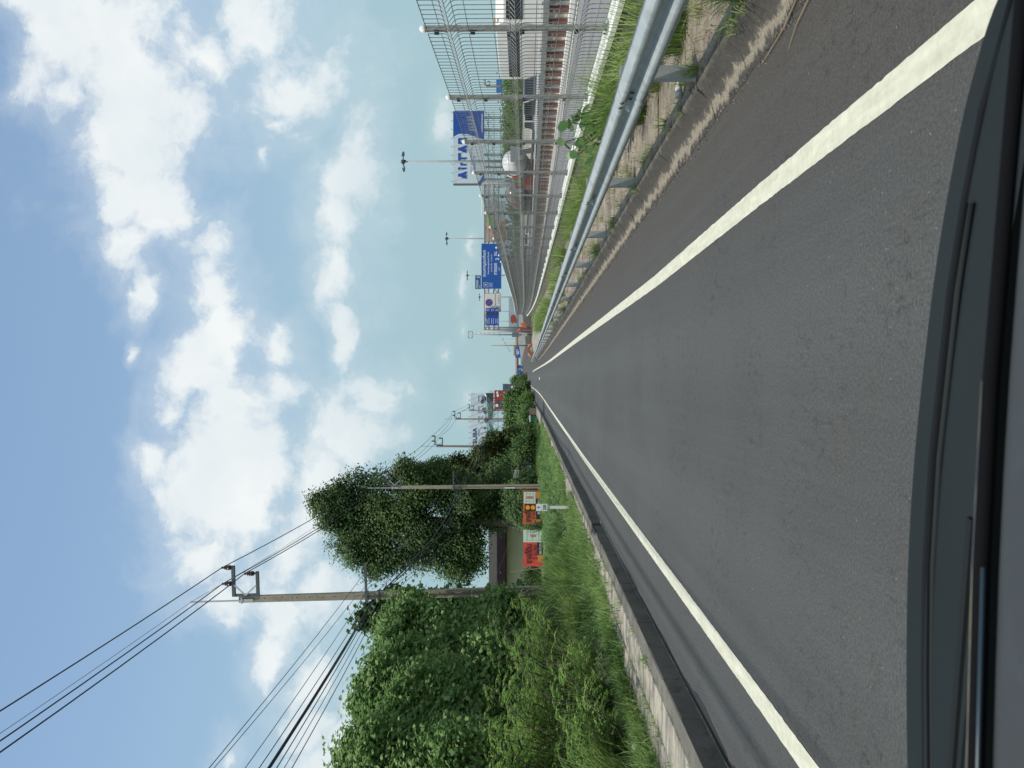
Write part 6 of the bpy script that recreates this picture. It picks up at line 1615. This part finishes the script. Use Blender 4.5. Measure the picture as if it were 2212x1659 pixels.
# leaf litter and dry straw on the slabs
def litter():
    R_, Nn = [], []
    n = 3000
    y = 3.5 + 40 * rng.random(n) ** 1.5; fxs = np.array([fx(v) for v in y]); x = 2.66 + (fxs - .2 - 2.66) * rng.random(n) ** .8
    k = (np.sin(x * 3 + y * 1.7) + np.sin(y * .9 + 2) > -.35); x, y = x[k], y[k]; z = np.array([zg(v) for v in y]) + .172 + rng.random(len(y)) * .03
    P = np.stack([x, y, z], 1); Nn = rng.normal(size=(len(y), 3)) * .9 + np.array([0, 0, 1])
    o = leaves('leaf_litter', P, Nn, .045, 'narrow', dry_m, None); tag(o, 'dry leaves and straw scattered on the slabs behind the rail', 'litter', kind='stuff')
    n = 3600; y = 3.5 + 30 * rng.random(n) ** 1.4; x = 2.5 + .9 * rng.random(n) ** 1.2; k = (np.sin(y * 2.3) + np.sin(x * 5 + y) > 0); x, y = x[k], y[k]; z = np.array([zg(v) for v in y]) + .172
    o = blades('dry_straw', np.stack([x, y, z], 1), rng.uniform(.06, .2, len(y)), np.full(len(y), .005), dry_m, lean=1.6); tag(o, 'flattened dry straw along the rail posts', 'litter', kind='stuff')
    # grit at the asphalt edge
    n = 2600; y = 1.5 + 25 * rng.random(n); x = 2.2 + .05 * rng.normal(size=n); z = np.full(n, .012)
    P = np.stack([x, y, z], 1); o = leaves('kerb_grit', P, rng.normal(size=(n, 3)) + np.array([0, 0, 1]), .018, 'quad', M('grit', (.16, .14, .11), .95), None); tag(o, 'grit and crumbs of soil along the asphalt edge', 'grit', kind='stuff')
litter()
def kerb_weeds():
    R_, H_ = [], []
    for i in range(75):
        y = 3.5 + 45 * rnd.random() ** 1.2; x = rnd.choice((2.47, 2.6, 2.62, 2.75, 3.0)) + rnd.gauss(0, .03); n = rnd.randint(10, 45)
        for k in range(n): R_.append((x + rnd.gauss(0, .035), y + rnd.gauss(0, .07), zg(y) + .165)); H_.append(rnd.uniform(.04, .22))
    o = blades('kerb_weeds', np.array(R_), np.array(H_), np.full(len(R_), .007), bright_grass, lean=.9); tag(o, 'scattered small weeds along the kerb and rail posts', 'weeds', kind='stuff')
    o = blades('dead_stems', np.array(R_)[::3] + np.array([.02, .03, 0]), np.array(H_)[::3] * 1.1, np.full(len(R_[::3]), .004), dry_m, lean=1.2); tag(o, 'dead stems among the kerb weeds', 'dry stems', kind='stuff')
kerb_weeds()
def twig(pts, r_, label):
    o = MB().tube(pts, [r_, r_ * .8, r_ * .4], 5).build('twig', MATS['dry_stalk'] if 'dry_stalk' in MATS else dry_m); tag(o, label, 'twig')
twig([(2.28, 4.6, .03), (2.16, 5.1, .02), (2.12, 5.6, .015)], .006, 'bent dry twig lying across the grimy gutter')
twig([(2.20, 4.4, .02), (2.08, 4.9, .015), (2.0, 5.05, .012)], .005, 'straighter dry twig reaching onto the asphalt')
cup = MB().lathe([(.028, 0), (.04, .11), (.043, .112), (.038, .112), (.026, .005)], 14).build('paper_cup', white_paint, None, True, loc=(2.80, 5.7, .20)); cup.rotation_euler = (1.35, .2, .9); tag(cup, 'white paper cup lying among the straw behind the rail', 'cup')
bag = MB().lathe([(.005, 0), (.032, .01), (.034, .07), (.028, .13), (.012, .16), (.012, .18)], 12).build('plastic_bottle', M('clear_plastic', (.45, .46, .44), .15), None, True, loc=(2.58, 7.6, .205)); bag.rotation_euler = (1.4, .3, .5); tag(bag, 'crumpled clear plastic bottle resting on the kerb', 'bottle')
bag = MB().lathe([(.01, 0), (.05, .01), (.06, .03), (.035, .06), (.01, .075)], 9).build('plastic_bag', M('bag_white', (.3, .32, .3), .5), None, False, loc=(-4.25, 9.6, .30)); tag(bag, 'crumpled pale plastic bag in the grass beside the footway', 'bag')

# trees beyond the motorway
tb = [(58, 108, 4.2, 7), (78, 118, 4.0, 7), (100, 125, 4.4, 7), (125, 132, 4.8, 7), (152, 142, 5.4, 7), (178, 150, 5.0, 8), (205, 160, 5.8, 8), (232, 172, 6.4, 9), (262, 184, 7.0, 9), (292, 196, 7.8, 9), (322, 205, 8.0, 10), (352, 216, 7.4, 10), (385, 228, 6.8, 10), (420, 240, 6.4, 10), (30, 100, 4.0, 7)]
adj = ['low clipped', 'rounded low', 'wide low', 'ragged', 'dense', 'uneven topped', 'dense rounded', 'taller', 'thick', 'tallest', 'broad topped', 'shady', 'lower shady', 'farthest', 'edge most low']
for i, (ty, d, h, w) in enumerate(tb):
    p = at(1136, ty, d); loc = (p.x, d, 0)
    bl = [(0, 0, h * .5, w * .75, w * .5, h * .5), (w * .4, 0, h * .42, w * .5, w * .4, h * .42), (-w * .4, 0, h * .45, w * .5, w * .4, h * .45)]
    t = root('tree', '%s tree of the belt beyond the motorway, number %s from the coach' % (adj[i], ['two', 'three', 'four', 'five', 'six', 'seven', 'eight', 'nine', 'ten', 'eleven', 'twelve', 'thirteen', 'fourteen', 'fifteen', 'one'][i]), 'tree', loc, 0, 'tree belt beyond the motorway')
    P, Nn = blob_points(bl, 5200, 9, .5, .55, 0, .6, .6); leaves('crown', P, Nn, .55, 'quad', dark_leaf if i % 3 else mid_leaf, t); trunk('trunk', bark, t, h * .6, .2, bl, 4)
# distant green mass on both sides of the road end
def far_green():
    n = 26000; y = 330 + 500 * rng.random(n); side = rng.random(n) < .5
    x = np.where(side, -8 - 140 * rng.random(n) ** .8 - .02 * y, 60 + 260 * rng.random(n)); h = 3 + 3.5 * (np.sin(x * .13) * .5 + .5) + 2 * rng.random(n)
    z = 3.5 + h * rng.random(n) ** .6; o = leaves('distant_woods', np.stack([x, y, z], 1), rng.normal(size=(n, 3)) + np.array([0, -.4, .8]), 2.2, 'quad', dark_leaf, None); tag(o, 'distant band of dark woods beyond the roads', 'woods', kind='stuff')
far_green()

# ------------------------------------------------------------------ the vehicle the photo is taken from: bonnet, wiper, seal, dashboard
def own_car():
    t = root('own_vehicle', 'dark blue grey vehicle front with wiper, window seal and dashboard top at the picture bottom', 'vehicle', (0, 0, 0))
    pm_ = M('bonnet_paint', (0.013, 0.018, 0.019), .7, c2=(.010, .0145, .016), sc_=1.2, coat=.0, spec=.15)
    dashm = M('dashboard_plastic', (0.031, 0.037, 0.040), .8, c2=(.026, .031, .034), sc_=2.0, c3=(.06, .068, .08), sc3=7, fac3=.35, bump=.25, bsc=700)
    rub = M('seal_rubber', (.004, .004, .005), .9, spec=.1); cw = M('cowl_plastic', (.030, .036, .037), .7, bump=.1, bsc=200); dk = M('cowl_shadow_plastic', (.010, .012, .013), .9, spec=.1)
    # front edge of the bonnet follows the photo: (picture row -> column)
    edge = [(-500, 2420), (-250, 2290), (0, 2142), (140, 2105), (238, 2077), (439, 2038), (630, 2008), (823, 1987), (989, 1969), (1226, 1955), (1450, 1953), (1659, 1955), (1900, 1966), (2150, 1990)]
    def dist(ty): return 1.42 - .10 * ((ty - 1300) / 1300) ** 2
    rows = []
    for ty, tx in edge:
        d = dist(ty); f = at(tx, ty, d)
        ring = [f + Vector((0, -.02, -.30)), f + Vector((0, .0, -.05)), f + Vector((0, -.004, -.012)), f]
        dv = (0, .10, .24, .40, .55); 
        for k, s in enumerate((.06, .16, .30, .46)):
            ring.append(Vector((f.x * (1 - s * .05), f.y - s, f.z + s * .34 - .10 * s * s)))
        rows.append(ring)
    n = len(rows[0]); vs = [p for r in rows for p in r]; fs = []
    for i in range(len(rows) - 1):
        for k in range(n - 1): fs.append((i * n + k, i * n + k + 1, (i + 1) * n + k + 1, (i + 1) * n + k))
    o = MB().add(vs, fs).build('bonnet', pm_, t, True)
    sm = o.modifiers.new('round', 'SUBSURF'); sm.levels = 1; sm.render_levels = 2
    # raised bead a little behind the edge, and the cowl strip
    def along(off, d_off, dz, rad, name, mat, t0=-200, t1=1900):
        pts = []
        for ty, tx in edge:
            if t0 <= ty <= t1:
                d = dist(ty) - d_off; pts.append(at(tx + off, ty, d) + Vector((0, 0, dz)))
        return MB().tube(pts, rad, 6).build(name, mat, t, True)
    along(24, .10, 0, .0022, 'bonnet_bead', M('bead_grey', (.022, .026, .026), .9, spec=.1))
    along(46, .20, .0, .006, 'cowl_lip', dk)
    along(62, .26, .0, .0045, 'wiper_blade', M('wiper_grey', (.02, .024, .024), .9, spec=.1), 420, 2000)
    along(54, .25, .0, .004, 'wiper_rubber', rub, 420, 2000)
    # wiper arm with ribs
    a, b = at(2048, 1760, 1.0), at(2098, 1120, .9)
    MB().bar(a, b, .010, .005).build('wiper_arm', M('arm_black', (.013, .016, .017), .9, spec=.1), t)
    # black seal at the glass foot
    seal = [(-300, 2285), (0, 2206), (300, 2180), (823, 2137), (1226, 2116), (1659, 2104), (2000, 2098)]
    pts = [at(tx + 4, ty, .66) for ty, tx in seal]
    MB().tube(pts, .0065, 8).build('window_seal', rub, t, True)
    pts = [at(tx - 13, ty, .675) for ty, tx in seal if ty > 700]
    MB().tube(pts, .0016, 6).build('seal_reflection', M('reflection_amber', (.20, .17, .10), .5, c2=(.05, .06, .07), sc_=14), t, True)  # golden reflection along the seal, put in as a coloured tube
    pts = [at(tx + 8, ty, .645) for ty, tx in seal if ty > 1000]
    MB().tube(pts, .0018, 6).build('seal_trim', M('seal_blue', (.015, .035, .05), .4), t, True)
    # dashboard top
    rows = []
    for ty, tx in [(-600, 2370)] + seal + [(2600, 2085)]:
        f = at(tx + 8, ty, .652); rows.append([f + Vector((0, .03, -.06)), f, f + Vector((0, -.06, .006)), f + Vector((0, -.2, .008)), f + Vector((0, -.42, -.005)), f + Vector((0, -.5, -.08))])
    n = len(rows[0]); vs = [p for r in rows for p in r]; fs = []
    for i in range(len(rows) - 1):
        for k in range(n - 1): fs.append((i * n + k, i * n + k + 1, (i + 1) * n + k + 1, (i + 1) * n + k))
    o = MB().add(vs, fs).build('dashboard', dashm, t, True)
    sm = o.modifiers.new('round', 'SUBSURF'); sm.levels = 1; sm.render_levels = 1
own_car()
